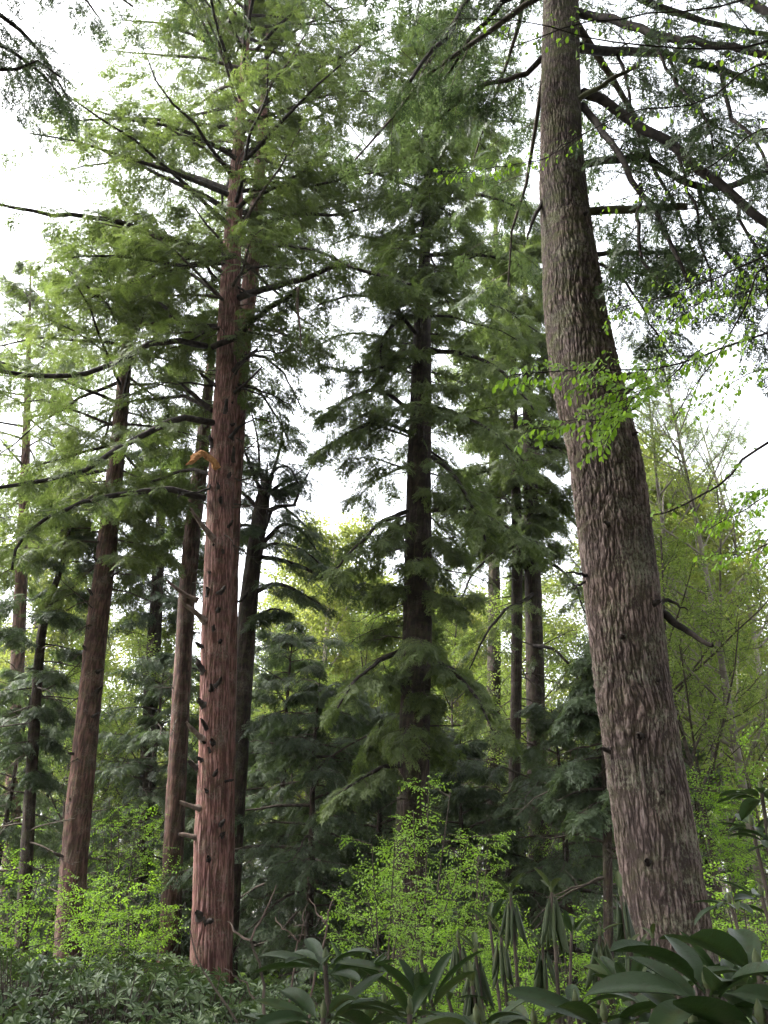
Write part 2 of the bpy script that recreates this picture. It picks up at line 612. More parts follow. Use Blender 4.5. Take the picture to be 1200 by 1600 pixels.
M_LIME = leaf_mat('lime_leaves', ((0.060, 0.095, 0.026), (0.12, 0.17, 0.044), (0.185, 0.245, 0.066), (0.26, 0.32, 0.095)), 0.48, 0.45, 0.25, (1.3, 1.35, 0.7), 0.8)
M_RHODO = leaf_mat('rhododendron_leaves', ((0.024, 0.042, 0.018), (0.046, 0.074, 0.031), (0.075, 0.108, 0.045), (0.11, 0.145, 0.06)), 0.14, 0.45, 0.25, (1.2, 1.4, 0.5), 2.0)
M_RHODN = leaf_mat('rhododendron_leaves_close', ((0.010, 0.020, 0.008), (0.019, 0.036, 0.013), (0.030, 0.052, 0.019), (0.066, 0.086, 0.032)), 0.14, 0.42, 0.3, (1.3, 1.6, 0.5), 9.0, True)
M_WILT = leaf_mat('rhododendron_leaves_drooping', ((0.012, 0.020, 0.008), (0.022, 0.036, 0.014), (0.040, 0.058, 0.024), (0.085, 0.105, 0.045)), 0.15, 0.5, 0.22, (1.3, 1.5, 0.5), 8.0, True)


# ------------------------------------------------------------------ trunks
def trunk_path(px, d, dd=0.0):
    """photo outline points (x, y, width) -> centre line and radii in the plane Y = d (+dd per metre up)"""
    out = []
    for x, y, w in px:
        p = at(x, y, d)
        if dd:
            p = at(x, y, d + dd * max(0, p[2]))
        out.append([*p, w / 2 * mpp(p)])
    return np.array(out)


def to_ground(path, flare=1.35):
    """continue a trunk straight down to below the ground"""
    a, b = path[0], path[1]
    k = (a[2] + 0.25) / max(b[2] - a[2], 1e-6)
    g = a + (a - b) * k
    g[3] = a[3] * flare
    mid = a * 0.45 + g * 0.55
    mid[3] = a[3] * (1 + (flare - 1) * 0.3)
    return np.vstack([g, mid, path])


def trunk(mb, path, ns, dz, amp=0.0, fu=14, fv=1.1, seed=0, mat=0, lump=0.05, sharp=0.35):
    rs = np.random.default_rng(seed + 100)
    L = np.linalg.norm(np.diff(path[:, :3], axis=0), axis=1).sum()
    n = max(6, int(L / dz))
    Q = resample(path, n)
    P, R = Q[:, :3], np.maximum(Q[:, 3], 0.004)
    T = nrm(np.gradient(P, axis=0))
    A = nrm(np.cross(T, np.array([0.0, -1.0, 0.0])))      # seam faces away from the camera
    B = np.cross(T, A)
    th = (np.arange(ns + 1) / ns) * 2 * PI + PI / 2
    s = np.linspace(0, L, n)
    U, S = np.meshgrid(np.arange(ns + 1) / ns, s)
    h = np.zeros_like(U)
    tint = np.full_like(U, 0.5)
    big = vnoise(U * 3, S * 0.55, 3, rs) + 0.5 * vnoise(U * 6, S * 1.3, 6, rs)
    if amp > 0:
        warp = vnoise(U * 6, S * fv * 0.5, 6, rs) * 0.8 + vnoise(U * 12, S * fv * 1.1, 12, rs) * 0.5 + vnoise(U * fu * 2, S * fv * 5, fu * 2, rs) * 0.22
        wv = vnoise(U * fu, S * fv, fu, rs) * 0.35
        f1, f2, rv = worley(U * fu + warp, S * fv + wv, fu, rs)
        _, g2, rw = worley(U * fu * 2 + warp * 2.2, S * fv * 2.6 + wv, fu * 2, rs)
        e1 = np.clip((f2 - f1) / sharp, 0, 1)
        e1 = e1 * e1 * (3 - 2 * e1)
        e2 = np.clip((g2 - _) / (sharp * 0.9), 0, 1)
        c = vnoise(U * fu * 4, S * fv * 7, fu * 4, rs)
        e = vnoise(U * fu * 7, S * fv * 26, fu * 7, rs)
        rid = e1 * (0.5 + 0.5 * e2)
        am = amp * (0.72 + 0.5 * vnoise(U * 5, S * 0.9, 5, rs)) * np.clip(R / R.max(), 0.45, 1)[:, None]
        h = am * (rid - 0.75 + 0.5 * (rv - 0.5) + 0.2 * (rw - 0.5) + 0.2 * c + 0.2 * e)
        tint = np.clip(0.14 + 0.38 * rid + 0.16 * (rv - 0.5) * e1 + 0.14 * (rw - 0.5) * e1 + 0.12 * c + 0.08 * e, 0, 1)
    rr = R[:, None] * (1 + lump * big) + h
    V = P[:, None] + rr[..., None] * (A[:, None] * np.cos(th)[:, None] + B[:, None] * np.sin(th)[:, None])
    k, j = np.meshgrid(np.arange(n - 1), np.arange(ns), indexing='ij')
    F = np.stack([k * (ns + 1) + j, k * (ns + 1) + j + 1, (k + 1) * (ns + 1) + j + 1, (k + 1) * (ns + 1) + j], -1)
    uv = np.stack([U * 2 * PI * R.mean(), S], -1)
    mb.add(V.reshape(-1, 3), F.reshape(-1, 4), mat, tint.reshape(-1), uv.reshape(-1, 2))


def limb_px(pts, d, r0, r1, K=14, wob=0.0):
    """hand-placed limb from photo pixels; each point (x, y, dy) with its own distance offset"""
    P = np.array([at(x, y, d + dy) for x, y, dy in pts])
    Q = resample(P, K)
    if wob:
        w = np.cumsum(rng.normal(0, wob, Q.shape), axis=0)
        Q = Q + w - np.linspace(0, 1, K)[:, None] * w[-1] * 0.5
    m = mpp(P[0])
    t = np.linspace(0, 1, K)
    return Q, (r0 * (1 - t) + r1 * t) * m


def branch_obj(Q, R, parent, base, mat, name='branch', ns=7):
    mb = MB()
    tubes(mb, Q[None], R[None], ns)
    for e in (0, -1):
        pass
    return mb.build(name, [mat], parent, base)


def stub_obj(p, direction, L, r, parent, base, mat, name='branch_stub', jag=0.35):
    """broken dead stub with a swollen collar and a splintered end"""
    d = nrm(np.asarray(direction, float))
    K = 7
    t = np.linspace(0, 1, K)
    bend = np.cross(d, rng.normal(size=3)) * 0.12
    P = p + d * (t * L)[:, None] + bend * (t ** 2 * L)[:, None] + np.array([0, 0, 1.0]) * (0.12 * L * t ** 2)[:, None]
    R = r * np.array([1.7, 1.15, 0.9, 0.85, 0.8, 0.75, 0.5])
    mb = MB()
    tubes(mb, P[None], R[None], 7)
    v = mb.v[0]
    v += rng.normal(0, r * 0.12, v.shape).astype(np.float32)
    v[-7:] += (d * rng.uniform(-jag, jag, (7, 1)) * r * 3).astype(np.float32)
    return mb.build(name, [mat], parent, base)


# ------------------------------------------------------------------ hemlock crowns
def hemlock_foliage(mb, limbs, lens, nsec=9, secf=0.42, nspr=8, scale=(0.30, 0.55), tmpl=SPRAY, t0=0.22, mat=1,
                    bright=0.5, twigr=0.010, droop=-0.22, shag=0.22):
    """secondary branches with flat feathery sprays on limbs (N,K,3)"""
    lens = np.asarray(lens, float)
    sec, sl = grow(limbs, nsec, lens * secf, math.radians(52), t0, 0.97, up=droop, taper=0.55, K=5)
    tubes(mb, sec, np.linspace(1, 0.35, 5)[None] * (twigr * (0.6 + 0.4 * sl / max(sl.max(), 1e-6)))[:, None], 3, 0)
    spr, sl2 = grow(sec, nspr, np.maximum(sl * 0.5, 0.25), math.radians(45), 0.12, 1.0, up=-0.2, K=2, wob=0.0)
    pos = spr[:, 0]
    d = nrm(spr[:, 1] - spr[:, 0])
    tp, td = tips(sec)
    lp, ld = tips(limbs)
    l2, _ = grow(limbs, 6, np.full(len(limbs), 0.4), math.radians(40), 0.55, 1.0, up=-0.2, K=2, wob=0)
    pos = np.concatenate([pos, tp, lp, l2[:, 0]])
    d = np.concatenate([d, td, ld, nrm(l2[:, 1] - l2[:, 0])])
    d[:, 2] -= np.abs(rng.normal(shag, shag * 0.9, len(d)))
    up = np.array([0, 0, 1.0]) + rng.normal(0, 0.35, d.shape)
    keep = rng.random(len(d)) < np.repeat(rng.random(len(d) // 5 + 1) * 0.7 + 0.5, 5)[:len(d)]
    pos, d, up = pos[keep], d[keep], up[keep]
    sc = rng.uniform(scale[0], scale[1], len(d))
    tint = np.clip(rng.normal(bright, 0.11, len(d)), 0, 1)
    pick = rng.integers(0, len(tmpl), len(d))
    for k in range(len(tmpl)):
        q = pick == k
        stamp(mb, tmpl[k], pos[q], d[q], up[q], sc[q], mat, tint[q])


def limb_set(path, prof, n, z0, z1, seed=0, K=7, pitch=(-8, 38), sag=-0.18, jitter=0.25, cut=None):
    """limbs round a trunk; prof = rows (z, reach on -x side, reach on +x side)"""
    prof = np.array(sorted(prof))
    u = (np.arange(n) + rng.random(n) * 0.9) / n
    z = z0 + (z1 - z0) * u
    az = np.arange(n) * 2.39996 + rng.uniform(0, 6.28) + rng.normal(0, 0.3, n)
    rL, rR = np.interp(z, prof[:, 0], prof[:, 1]), np.interp(z, prof[:, 0], prof[:, 2])
    c = np.cos(az)
    reach = rL * (1 - c) / 2 + rR * (1 + c) / 2
    reach = np.where(np.abs(c) < 0.5, np.minimum(reach, (rL + rR) / 2), reach)
    ln = np.maximum(reach * rng.uniform(1 - jitter, 1.05, n), 0.25)
    zz = path[:, 2]
    o = np.argsort(zz)
    pos = np.stack([np.interp(z, zz[o], path[o, k]) for k in range(3)], -1)
    rad = np.interp(z, zz[o], path[o, 3])
    tt = (z - z0) / max(z1 - z0, 1e-6)
    pt = np.radians(pitch[0] + (pitch[1] - pitch[0]) * tt + rng.normal(0, 13, n))
    D = np.stack([np.cos(az) * np.cos(pt), np.sin(az) * np.cos(pt), np.sin(pt)], -1)
    s = np.linspace(0, 1, K)
    P = pos[:, None] + D[:, None] * (s[:, None] * ln[:, None, None])
    P[:, :, 2] += sag * s ** 2 * ln[:, None]
    P += np.cumsum(rng.normal(0, 0.03, P.shape), axis=1) * s[:, None] * ln[:, None, None]
    br = np.clip(ln * 0.0135 + 0.006, 0.012, None)
    br = np.minimum(br, rad * 0.45 + 0.01)
    return P, br, ln


def hemlock(name, label, px, d, barkmat, needle, prof_px, nl, group=None, ns=28, dz=0.15, amp=0.012, fu=24, fv=1.6, ztop=None, ypx=None,
            nsec=9, nspr=7, scale=(0.3, 0.55), tmpl=SPRAY, bright=0.5, pitch=(-8, 38), seed=0, sep=12, secf=0.42, dd=0.0, sag=-0.18, lump=0.05, extra=(),
            jitter=0.3, limbmat=None, flare=1.35, t0=0.22, sharp=0.35, shag=0.28, dead=24):
    path = to_ground(trunk_path(px, d, dd), flare)
    base = np.array([path[0, 0], path[0, 1], 0.0])
    root = empty(name, base, label, 'tree', group)
    mb = MB()
    trunk(mb, path, ns, dz, amp, fu, fv, seed, lump=lump, sharp=sharp)
    mb.build('trunk', [barkmat], root, base)
    if prof_px:
        prof = []
        for y, xl, xr in prof_px:
            xc = np.interp(y, [q[1] for q in px[::-1]], [q[0] for q in px[::-1]])
            p = at(xc, y, d)
            m = mpp(p)
            prof.append((p[2], (xc - xl) * m, (xr - xc) * m))
        z = [q[0] for q in prof]
        P, br, ln = limb_set(path, prof, nl, min(z), max(z), pitch=pitch, sag=sag, jitter=jitter)
        crown = MB()
        K = P.shape[1]
        big = np.argsort(-ln)[:sep]
        taper = np.linspace(1, 0.22, K)
        small = np.setdiff1d(np.arange(len(P)), big)
        tubes(crown, P[small], br[small, None] * taper[None], 5, 0)
        hemlock_foliage(crown, P, ln, nsec, secf, nspr, scale, tmpl, bright=bright, t0=t0, shag=shag)
        if dead:                                             # bare dead twigs on the trunk below and inside the crown
            zd = rng.uniform(min(z) * 0.45, min(z) * 0.55 + max(z) * 0.45, dead)
            o_ = np.argsort(path[:, 2])
            a_ = rng.uniform(0, 6.28, dead)
            p_ = np.stack([np.interp(zd, path[o_, 2], path[o_, q]) for q in range(3)], -1)
            l_ = rng.uniform(0.4, 1.7, dead)
            s_ = np.linspace(0, 1, 6)[None, :, None]
            D_ = np.stack([np.cos(a_), np.sin(a_), rng.normal(0.05, 0.2, dead)], -1)
            T_ = p_[:, None] + D_[:, None] * s_ * l_[:, None, None] + np.cumsum(rng.normal(0, .05, (dead, 6, 3)), 1) * s_ - np.array([0, 0, .25]) * s_ ** 2 * l_[:, None, None]
            tubes(crown, T_, np.linspace(.022, .005, 6)[None] * np.ones((dead, 1)), 4, 0)
            t2, _ = grow(T_, 4, l_ * .4, math.radians(50), .3, 1, up=-.1, planar=False, K=4, wob=.12)
            tubes(crown, t2, np.linspace(.008, .003, 4)[None] * np.ones((len(t2), 1)), 3, 0)
        crown.build('crown', [M_TWIG, needle], root, base)
        for k in big:
            branch_obj(P[k], br[k] * taper, root, base, limbmat or M_LIMB, ns=6)
    return root, path, base


EXTRA_LIMBS = []


def add_limbs(root, base, d, specs, needle, mat=M_LIMB, scale=(0.3, 0.55), nsec=9, nspr=6, secf=0.35, bright=0.5, tmpl=SPRAY, wob=0.02, t0=0.3, droop=-0.22):
    """hand-traced limbs: (pixel points, start px radius, end px radius, leafy?)"""
    fl = MB()
    PS, LS = [], []
    for pts, r0, r1, leafy in specs:
        Q, R = limb_px(pts, d, r0, r1, 14, wob)
        branch_obj(Q, R, root, base, mat, 'branch')
        if leafy:
            PS.append(resample(Q, 9))
            LS.append(np.linalg.norm(np.diff(Q, axis=0), axis=1).sum() * leafy)
    if PS:
        hemlock_foliage(fl, np.array(PS), np.array(LS), nsec, secf, nspr, scale, tmpl, t0=t0, bright=bright, droop=droop)
        fl.build('foliage', [M_TWIG, needle], root, base)


# ================================================================== ground
def ground_z(x, y):
    return 0.10 * np.sin(x * 0.31 + 1.0) * np.cos(y * 0.23) + 0.05 * np.sin(x * 1.1) * np.sin(y * 0.9 + 2)


mb = MB()
gx = np.concatenate([-np.geomspace(400, 30, 14), np.linspace(-28, 28, 113), np.geomspace(30, 400, 14)])
gy = np.concatenate([-np.geomspace(150, 14, 8), np.linspace(-12, 50, 125), np.geomspace(52, 600, 18)])
X, Y = np.meshgrid(gx, gy)
Z = ground_z(X, Y) + np.where((np.abs(X) < 28) & (Y < 50) & (Y > -12), rng.normal(0, 0.02, X.shape), 0)
nx = len(gx)
i, j = np.meshgrid(np.arange(len(gy) - 1), np.arange(nx - 1), indexing='ij')
mb.add(np.stack([X, Y, Z], -1), np.stack([i * nx + j, i * nx + j + 1, (i + 1) * nx + j + 1, (i + 1) * nx + j], -1).reshape(-1, 4))
mg, n, l = nt('leaf_litter')
out = n.new('ShaderNodeOutputMaterial')
pb = n.new('ShaderNodeBsdfPrincipled')
pb.inputs['Roughness'].default_value = 0.95
geo = n.new('ShaderNodeNewGeometry')
vo = n.new('ShaderNodeTexVoronoi')
vo.inputs['Scale'].default_value = 14
l.new(geo.outputs['Position'], vo.inputs['Vector'])
nz = n.new('ShaderNodeTexNoise')
nz.inputs['Scale'].default_value = 1.2
nz.inputs['Detail'].default_value = 6
l.new(geo.outputs['Position'], nz.inputs['Vector'])
cr = n.new('ShaderNodeValToRGB')
e = cr.color_ramp.elements
e.new(0.5)
for k, (p, c) in enumerate(((0.3, (0.022, 0.017, 0.012, 1)), (0.55, (0.05, 0.038, 0.024, 1)), (0.8, (0.07, 0.075, 0.03, 1)))):
    e[k].position = p
    e[k].color = c
mixn = n.new('ShaderNodeMath')
mixn.operation = 'MULTIPLY_ADD'
mixn.inputs[1].default_value = 0.4
l.new(vo.outputs['Color'], mixn.inputs[0])
sub_ = n.new('ShaderNodeMath')
sub_.operation = 'SUBTRACT'
sub_.inputs[1].default_value = 0.15
l.new(nz.outputs['Fac'], sub_.inputs[0])
l.new(sub_.outputs[0], mixn.inputs[2])
l.new(mixn.outputs[0], cr.inputs[0])
l.new(cr.outputs[0], pb.inputs['Base Color'])
bp = n.new('ShaderNodeBump')
bp.inputs['Strength'].default_value = 0.6
l.new(vo.outputs['Distance'], bp.inputs['Height'])
l.new(bp.outputs[0], pb.inputs['Normal'])
l.new(pb.outputs[0], out.inputs['Surface'])
tag(mb.build('ground', [mg]), kind='structure')

exec_order = []

# ================================================================== the big hemlock close by
px_big = [(1049, 1480, 129), (1022, 1300, 122), (998, 1130, 117), (978, 980, 115), (962, 850, 110), (945, 720, 107), (918, 600, 104), (900, 500, 94),
          (889, 400, 84), (880, 300, 73), (877, 200, 64), (876, 100, 58), (876, 0, 54), (876, -100, 49), (877, -250, 40), (880, -500, 22), (882, -700, 6)]
D1 = 7.0
path = to_ground(trunk_path(px_big, D1), 1.25)
base1 = np.array([path[0, 0], path[0, 1], 0.0])
big = empty('hemlock_tree', base1, 'thick furrowed grey-brown hemlock trunk, leaning and curving upright, with bright beech sprigs across it', 'tree')
mb = MB()
trunk(mb, path, 640, 0.010, 0.025, 46, 3.0, 3, lump=0.035, sharp=0.45)
mb.build('trunk', [M_BIG], big, base1)
add_limbs(big, base1, D1, [
    ([(905, 150, 0), (960, 180, -0.1), (1010, 215, -0.25), (1060, 245, -0.4), (1105, 285, -0.5), (1150, 315, -0.6), (1205, 352, -0.8), (1300, 400, -1.0)], 8, 5, 0.55),
    ([(910, 257, 0), (960, 250, 0.2), (1010, 245, 0.3), (1050, 275, 0.4), (1095, 300, 0.5), (1140, 300, 0.6), (1200, 272, 0.9), (1290, 250, 1.1)], 6.5, 4.5, 0.5),
    ([(905, 70, 0), (960, 78, 0.4), (1040, 78, 0.9), (1120, 100, 1.2), (1210, 128, 1.5), (1320, 160, 1.9)], 8, 5, 0.6),
    ([(900, 25, 0), (960, 40, -0.4), (1030, 55, -0.8), (1090, 60, -1.2), (1210, 85, -1.6)], 7, 4, 0.5),
    ([(912, 165, 0), (945, 215, -0.4), (975, 260, -0.7), (990, 290, -0.8), (1020, 330, -0.9), (1050, 385, -1.0), (1075, 440, -1.1)], 6, 2, 0.35),
    ([(880, -60, 0), (950, -30, 0.6), (1040, 10, 1.2), (1130, 40, 1.9), (1230, 60, 2.5)], 8, 4, 0.6),
    ([(880, -150, 0), (960, -120, -0.5), (1060, -60, -0.9), (1160, 10, -1.3), (1260, 60, -1.8)], 8, 4, 0.6),
    ([(918, 398, 0.05), (970, 396, 0.3), (1030, 390, 0.5), (1085, 400, 0.8)], 4.5, 2, 0.4),
    ([(850, 92, 0), (812, 117, 0.2), (765, 135, 0.5), (735, 150, 0.8), (690, 190, 1.1)], 5, 2, 0.6),
    ([(862, -40, 0), (800, 0, 0.3), (750, 45, 0.6), (715, 95, 0.9), (690, 130, 1.2)], 6, 2, 0.55),
    ([(862, -120, 0), (790, -70, -0.3), (740, -10, -0.5), (700, 60, -0.7), (664, 95, -0.9), (640, 130, -1.0)], 7, 2, 0.5),
    ([(995, 290, -0.7), (1005, 370, -0.8), (1030, 430, -0.85), (1048, 480, -0.9)], 3.5, 1.2, 0.6),
    ([(1095, 300, 0.5), (1120, 370, 0.4), (1150, 430, 0.3), (1165, 500, 0.2)], 3.5, 1.2, 0.6),
    ([(1120, 100, 1.2), (1140, 190, 1.1), (1180, 230, 1.0), (1220, 300, 0.9)], 4, 1.5, 0.8),
    ([(1060, 245, -.4), (1085, 310, -.5), (1100, 390, -.5), (1120, 460, -.5)], 3, 1.0, 0.7),
    ([(1150, 315, -.6), (1165, 380, -.7), (1190, 440, -.7), (1200, 520, -.7)], 3, 1.0, 0.7),
    ([(960, 78, .4), (975, 140, .4), (990, 200, .4), (1000, 240, .4)], 3, 1.0, 0.7),
    ([(1030, 55, -.8), (1050, 120, -.8), (1090, 170, -.9), (1110, 230, -.9)], 3, 1.0, 0.7),
    ([(1040, 78, .9), (1070, 150, 1.2), (1120, 190, 1.5), (1170, 210, 1.8)], 3, 1.0, 0.8),
    ([(918, 398, .05), (960, 430, .4), (1010, 500, .7), (1050, 570, .9)], 3, 1.0, 0.6),
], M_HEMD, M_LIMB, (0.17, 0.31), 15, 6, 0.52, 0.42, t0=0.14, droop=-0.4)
P_, br_, ln_ = limb_set(path, [(12.5, 3.0, 4.5), (16, 4.5, 5.5), (22, 3.0, 3.0), (28, .4, .4)], 46, 13.2, 27.5, pitch=(-12, 40))
cr_ = MB()
tubes(cr_, P_, br_[:, None] * np.linspace(1, .25, P_.shape[1])[None], 5, 0)
hemlock_foliage(cr_, P_, ln_, 10, 0.5, 5, (0.3, 0.55), SPRAY, bright=0.45, shag=0.3)
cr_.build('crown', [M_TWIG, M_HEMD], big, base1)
# dead stubs and leafless pieces on the big trunk
for pts, r0, r1 in (
        ([(905, 332, 0), (950, 330, -0.1), (1010, 326, -0.2), (1072, 323, -0.3)], 7, 5.5),
        ([(905, 155, -0.25), (945, 130, -0.4), (975, 112, -0.5), (1000, 102, -0.55)], 4.5, 2.5),
        ([(850, 312, 0), (840, 335, -0.1), (830, 355, -0.15), (823, 372, -0.18)], 4, 1.5),
        ([(1035, 958, 0), (1062, 985, -0.2), (1088, 1004, -0.35), (1111, 1018, -0.45)], 7, 3),
        ([(1030, 940, 0.1), (1052, 938, 0.2), (1075, 948, 0.3)], 4, 1.2),
        ([(925, 889, 0), (905, 893, -0.1), (875, 896, -0.2)], 4, 1),
        ([(930, 910, 0), (908, 916, -0.1), (890, 920, -0.15)], 3, 1),
        ([(965, 588, -0.1), (985, 583, -0.3), (1008, 592, -0.4)], 7, 3),
        ([(968, 612, -0.1), (985, 605, -0.3), (1002, 600, -0.4)], 6, 3)):
    Q, R = limb_px(pts, D1, r0, r1, 10, 0.012)
    branch_obj(Q, R, big, base1, M_LIMBMOSS if r0 in (7, 4.5) and pts[0][1] < 340 else M_LIMB, 'branch_stub')
for x, y in ((905, 360), (935, 470), (975, 700), (940, 840), (960, 1010), (1010, 1075), (1005, 960), (985, 1160), (950, 1175), (1015, 1245), (925, 545), (1000, 1350)):
    p = at(x, y, D1)
    xc = np.interp(y, [q[1] for q in px_big[::-1]], [q[0] for q in px_big[::-1]])
    rw = np.interp(y, [q[1] for q in px_big[::-1]], [q[2] for q in px_big[::-1]]) / 2
    s = np.clip((x - xc) / rw, -0.95, 0.95)
    m = mpp(p)
    p = p + np.array([0, -math.sqrt(1 - s * s) * rw * m + 0.03, 0])
    stub_obj(p, (s, -math.sqrt(1 - s * s), rng.uniform(-0.5, 0.1)), rng.uniform(.05, .09), rng.uniform(.022, .036), big, base1, M_LIMB, 'knot')

# ================================================================== the reddish hemlock, centre of the picture's left half
px_main = [(326, 1490, 61), (330, 1300, 52), (334, 1150, 46), (337, 1000, 43), (342, 850, 41), (348, 700, 38), (353, 600, 36), (358, 500, 33), (362, 400, 29),
           (366, 330, 25), (371, 250, 20), (380, 130, 14), (388, 20, 9), (394, -70, 5), (398, -130, 2)]
D2 = 15.0
main, pathm, basem = hemlock(
    'hemlock_tree', 'tall reddish hemlock with many broken stubs and one splintered orange branch, rising out of rhododendrons', px_main, D2, M_RED, M_HEML,
    [(-120, 300, 480), (0, 140, 620), (100, 125, 640), (200, 120, 650), (300, 60, 620), (360, 20, 600), (440, 90, 570), (520, 150, 530)], 84,
    ns=220, dz=0.03, amp=0.020, fu=34, fv=1.3, seed=5, sep=30, bright=0.55, shag=0.16, dead=30, pitch=(2, 55), sag=-0.12, lump=0.06, flare=1.2, nsec=9, nspr=7, sharp=0.32)
add_limbs(main, basem, D2, [
    ([(345, 385, 0), (300, 378, -0.4), (240, 362, -0.8), (170, 343, -1.3), (90, 338, -1.8), (-20, 318, -2.4)], 6, 2, 0.5),
    ([(330, 662, -0.2), (290, 657, -0.8), (240, 668, -1.4), (190, 695, -2.0), (130, 735, -2.7), (60, 757, -3.3), (-30, 770, -4)], 5.5, 2, 0.42),
    ([(322, 779, -0.2), (270, 770, -0.9), (215, 772, -1.5), (160, 790, -2.0), (120, 800, -2.6), (50, 835, -3.0), (15, 890, -3.3)], 5.5, 1.5, 0.4),
    ([(320, 540, 0), (280, 535, -0.6), (235, 535, -1.1), (185, 565, -1.6), (110, 588, -2.2), (40, 588, -2.9), (-40, 575, -3.5)], 5, 2.5, 0.45),
    ([(340, 508, 0.1), (285, 500, 0.5), (250, 470, 0.9), (215, 453, 1.3), (150, 455, 1.8), (80, 440, 2.4)], 4, 1.5, 0.5),
    ([(368, 468, -0.1), (420, 450, -0.5), (480, 437, -0.9), (520, 422, -1.2), (580, 430, -1.5), (640, 445, -1.8)], 5.5, 2, 0.4),
    ([(330, 545, -0.3), (370, 525, -0.6), (410, 495, -0.9), (450, 472, -1.2), (470, 455, -1.4)], 5, 4, 0.2),
    ([(365, 390, 0.1), (420, 350, 0.4), (470, 340, 0.8), (540, 335, 1.2), (600, 310, 1.6)], 4.5, 1.5, 0.5),
    ([(360, 340, 0), (392, 310, -0.3), (440, 290, -0.6), (490, 262, -0.9)], 4, 1.5, 0.5),
    ([(345, 560, 0.2), (400, 560, 0.9), (440, 590, 1.6), (470, 640, 2.2)], 3.5, 1.0, 0.7),
    ([(350, 620, 0.2), (395, 600, 0.8), (430, 640, 1.5), (455, 690, 2.2)], 3.5, 1.0, 0.6),
    ([(330, 640, 0.2), (285, 620, 0.9), (220, 625, 1.6), (150, 650, 2.4)], 4, 1.2, 0.6),
    ([(355, 470, 0.2), (300, 430, 0.7), (240, 425, 1.3), (170, 400, 2.0)], 4, 1.2, 0.6),
    ([(343, 745, 0.1), (280, 740, 1.0), (210, 775, 1.8), (150, 830, 2.5)], 3.5, 1.2, 0.5),
    ([(371, 250, 0.2), (430, 215, 0.5), (500, 185, 0.9), (570, 150, 1.2)], 4, 1.2, 0.7),
    ([(375, 200, -0.2), (430, 150, -0.6), (510, 100, -1.0), (590, 60, -1.4)], 4, 1.2, 0.7),
    ([(366, 335, 0.3), (430, 330, 1.0), (520, 320, 1.6), (600, 300, 2.0)], 4, 1.2, 0.7),
    ([(364, 370, -0.3), (420, 380, -0.9), (490, 390, -1.4), (550, 420, -1.9)], 4, 1.2, 0.7),
    ([(371, 245, -0.3), (300, 215, -0.8), (220, 190, -1.3), (150, 170, -1.7)], 4, 1.2, 0.7),
    ([(368, 300, 0.3), (290, 270, 0.9), (200, 250, 1.5), (110, 265, 2.0)], 4, 1.2, 0.7),
    ([(362, 400, -0.4), (290, 410, -1.0), (200, 400, -1.6), (110, 400, -2.2)], 4, 1.2, 0.7),
    ([(380, 130, 0), (330, 70, -0.4), (260, 40, -0.8), (190, 30, -1.1)], 3.5, 1.0, 0.7),
    ([(380, 130, 0.2), (440, 70, 0.5), (500, 30, 0.8), (560, 10, 1.0)], 3.5, 1.0, 0.7),
], M_HEM, M_LIMB, (0.28, 0.5), 13, 6, 0.42, 0.5, wob=0.03, t0=0.2)
for x, y, dx, dz_, L, r in ((334, 605, -.9, .9, .35, .05), (366, 588, .8, .9, .7, .055), (327, 640, -1, .7, .8, .05), (354, 655, .2, .7, .3, .05), (366, 620, .9, .45, .9, .03),
                            (334, 705, -.2, .9, .25, .05), (362, 690, .5, .7, .25, .05), (364, 725, .2, .9, .3, .045), (338, 850, -.95, .9, .75, .055), (348, 795, .05, .2, .15, .05),
                            (350, 872, .3, .2, .1, .045), (325, 976, -.9, .8, .55, .055), (329, 936, -.1, .4, .12, .05), (346, 933, .6, .4, .18, .05), (343, 962, .2, .1, .12, .05),
                            (321, 1015, -.8, .2, .15, .045), (345, 1010, .3, .2, .1, .04), (322, 1052, -.7, .4, .22, .06), (342, 1075, .4, .3, .12, .05), (322, 1105, -.7, .3, .15, .06),
                            (322, 1158, -.9, .45, .4, .05), (336, 1166, .1, .1, .12, .06), (310, 1200, -.9, .3, .15, .05), (337, 1216, .4, .3, .15, .04), (317, 1265, -1, .12, .38, .045),
                            (310, 1309, -1, .1, .28, .04), (347, 1308, .6, .2, .1, .04), (331, 1345, .1, .2, .1, .04), (318, 1432, -.2, .3, .12, .06), (330, 1440, .4, .1, .1, .05),
                            (310, 940, -1, .25, .7, .04), (356, 830, .9, .3, .2, .035), (340, 400, -.9, .7, .35, .05), (352, 420, .1, .8, .3, .05), (336, 440, -.5, .9, .4, .05)):
    p = at(x, y, D2)
    xc = np.interp(y, [q[1] for q in px_main[::-1]], [q[0] for q in px_main[::-1]])
    rw = np.interp(y, [q[1] for q in px_main[::-1]], [q[2] for q in px_main[::-1]]) / 2
    s = np.clip((x - xc) / rw, -0.9, 0.9)
    p = p + np.array([0, -math.sqrt(1 - s * s) * rw * mpp(p) + 0.05, 0])
    stub_obj(p, (dx, -0.55, dz_), L * 0.95 + 0.03, r * 1.05, main, basem, M_DEADTWIG if (r in (.045, .04) or (x, y) in ((338, 850), (325, 976), (322, 1158))) and dx < -.85 else M_LIMB)
for k in range(15):
    y = rng.uniform(420, 1440)
    xc = np.interp(y, [q[1] for q in px_main[::-1]], [q[0] for q in px_main[::-1]])
    rw = np.interp(y, [q[1] for q in px_main[::-1]], [q[2] for q in px_main[::-1]]) / 2
    s = rng.uniform(-0.95, 0.95)
    p = at(xc + s * rw * .9, y, D2)
    p = p + np.array([0, -math.sqrt(1 - s * s) * rw * mpp(p) + 0.04, 0])
    stub_obj(p, (s * 1.2, -0.6, rng.uniform(-.1, .6)), rng.uniform(.05, .22), rng.uniform(.025, .05), main, basem, M_LIMB)
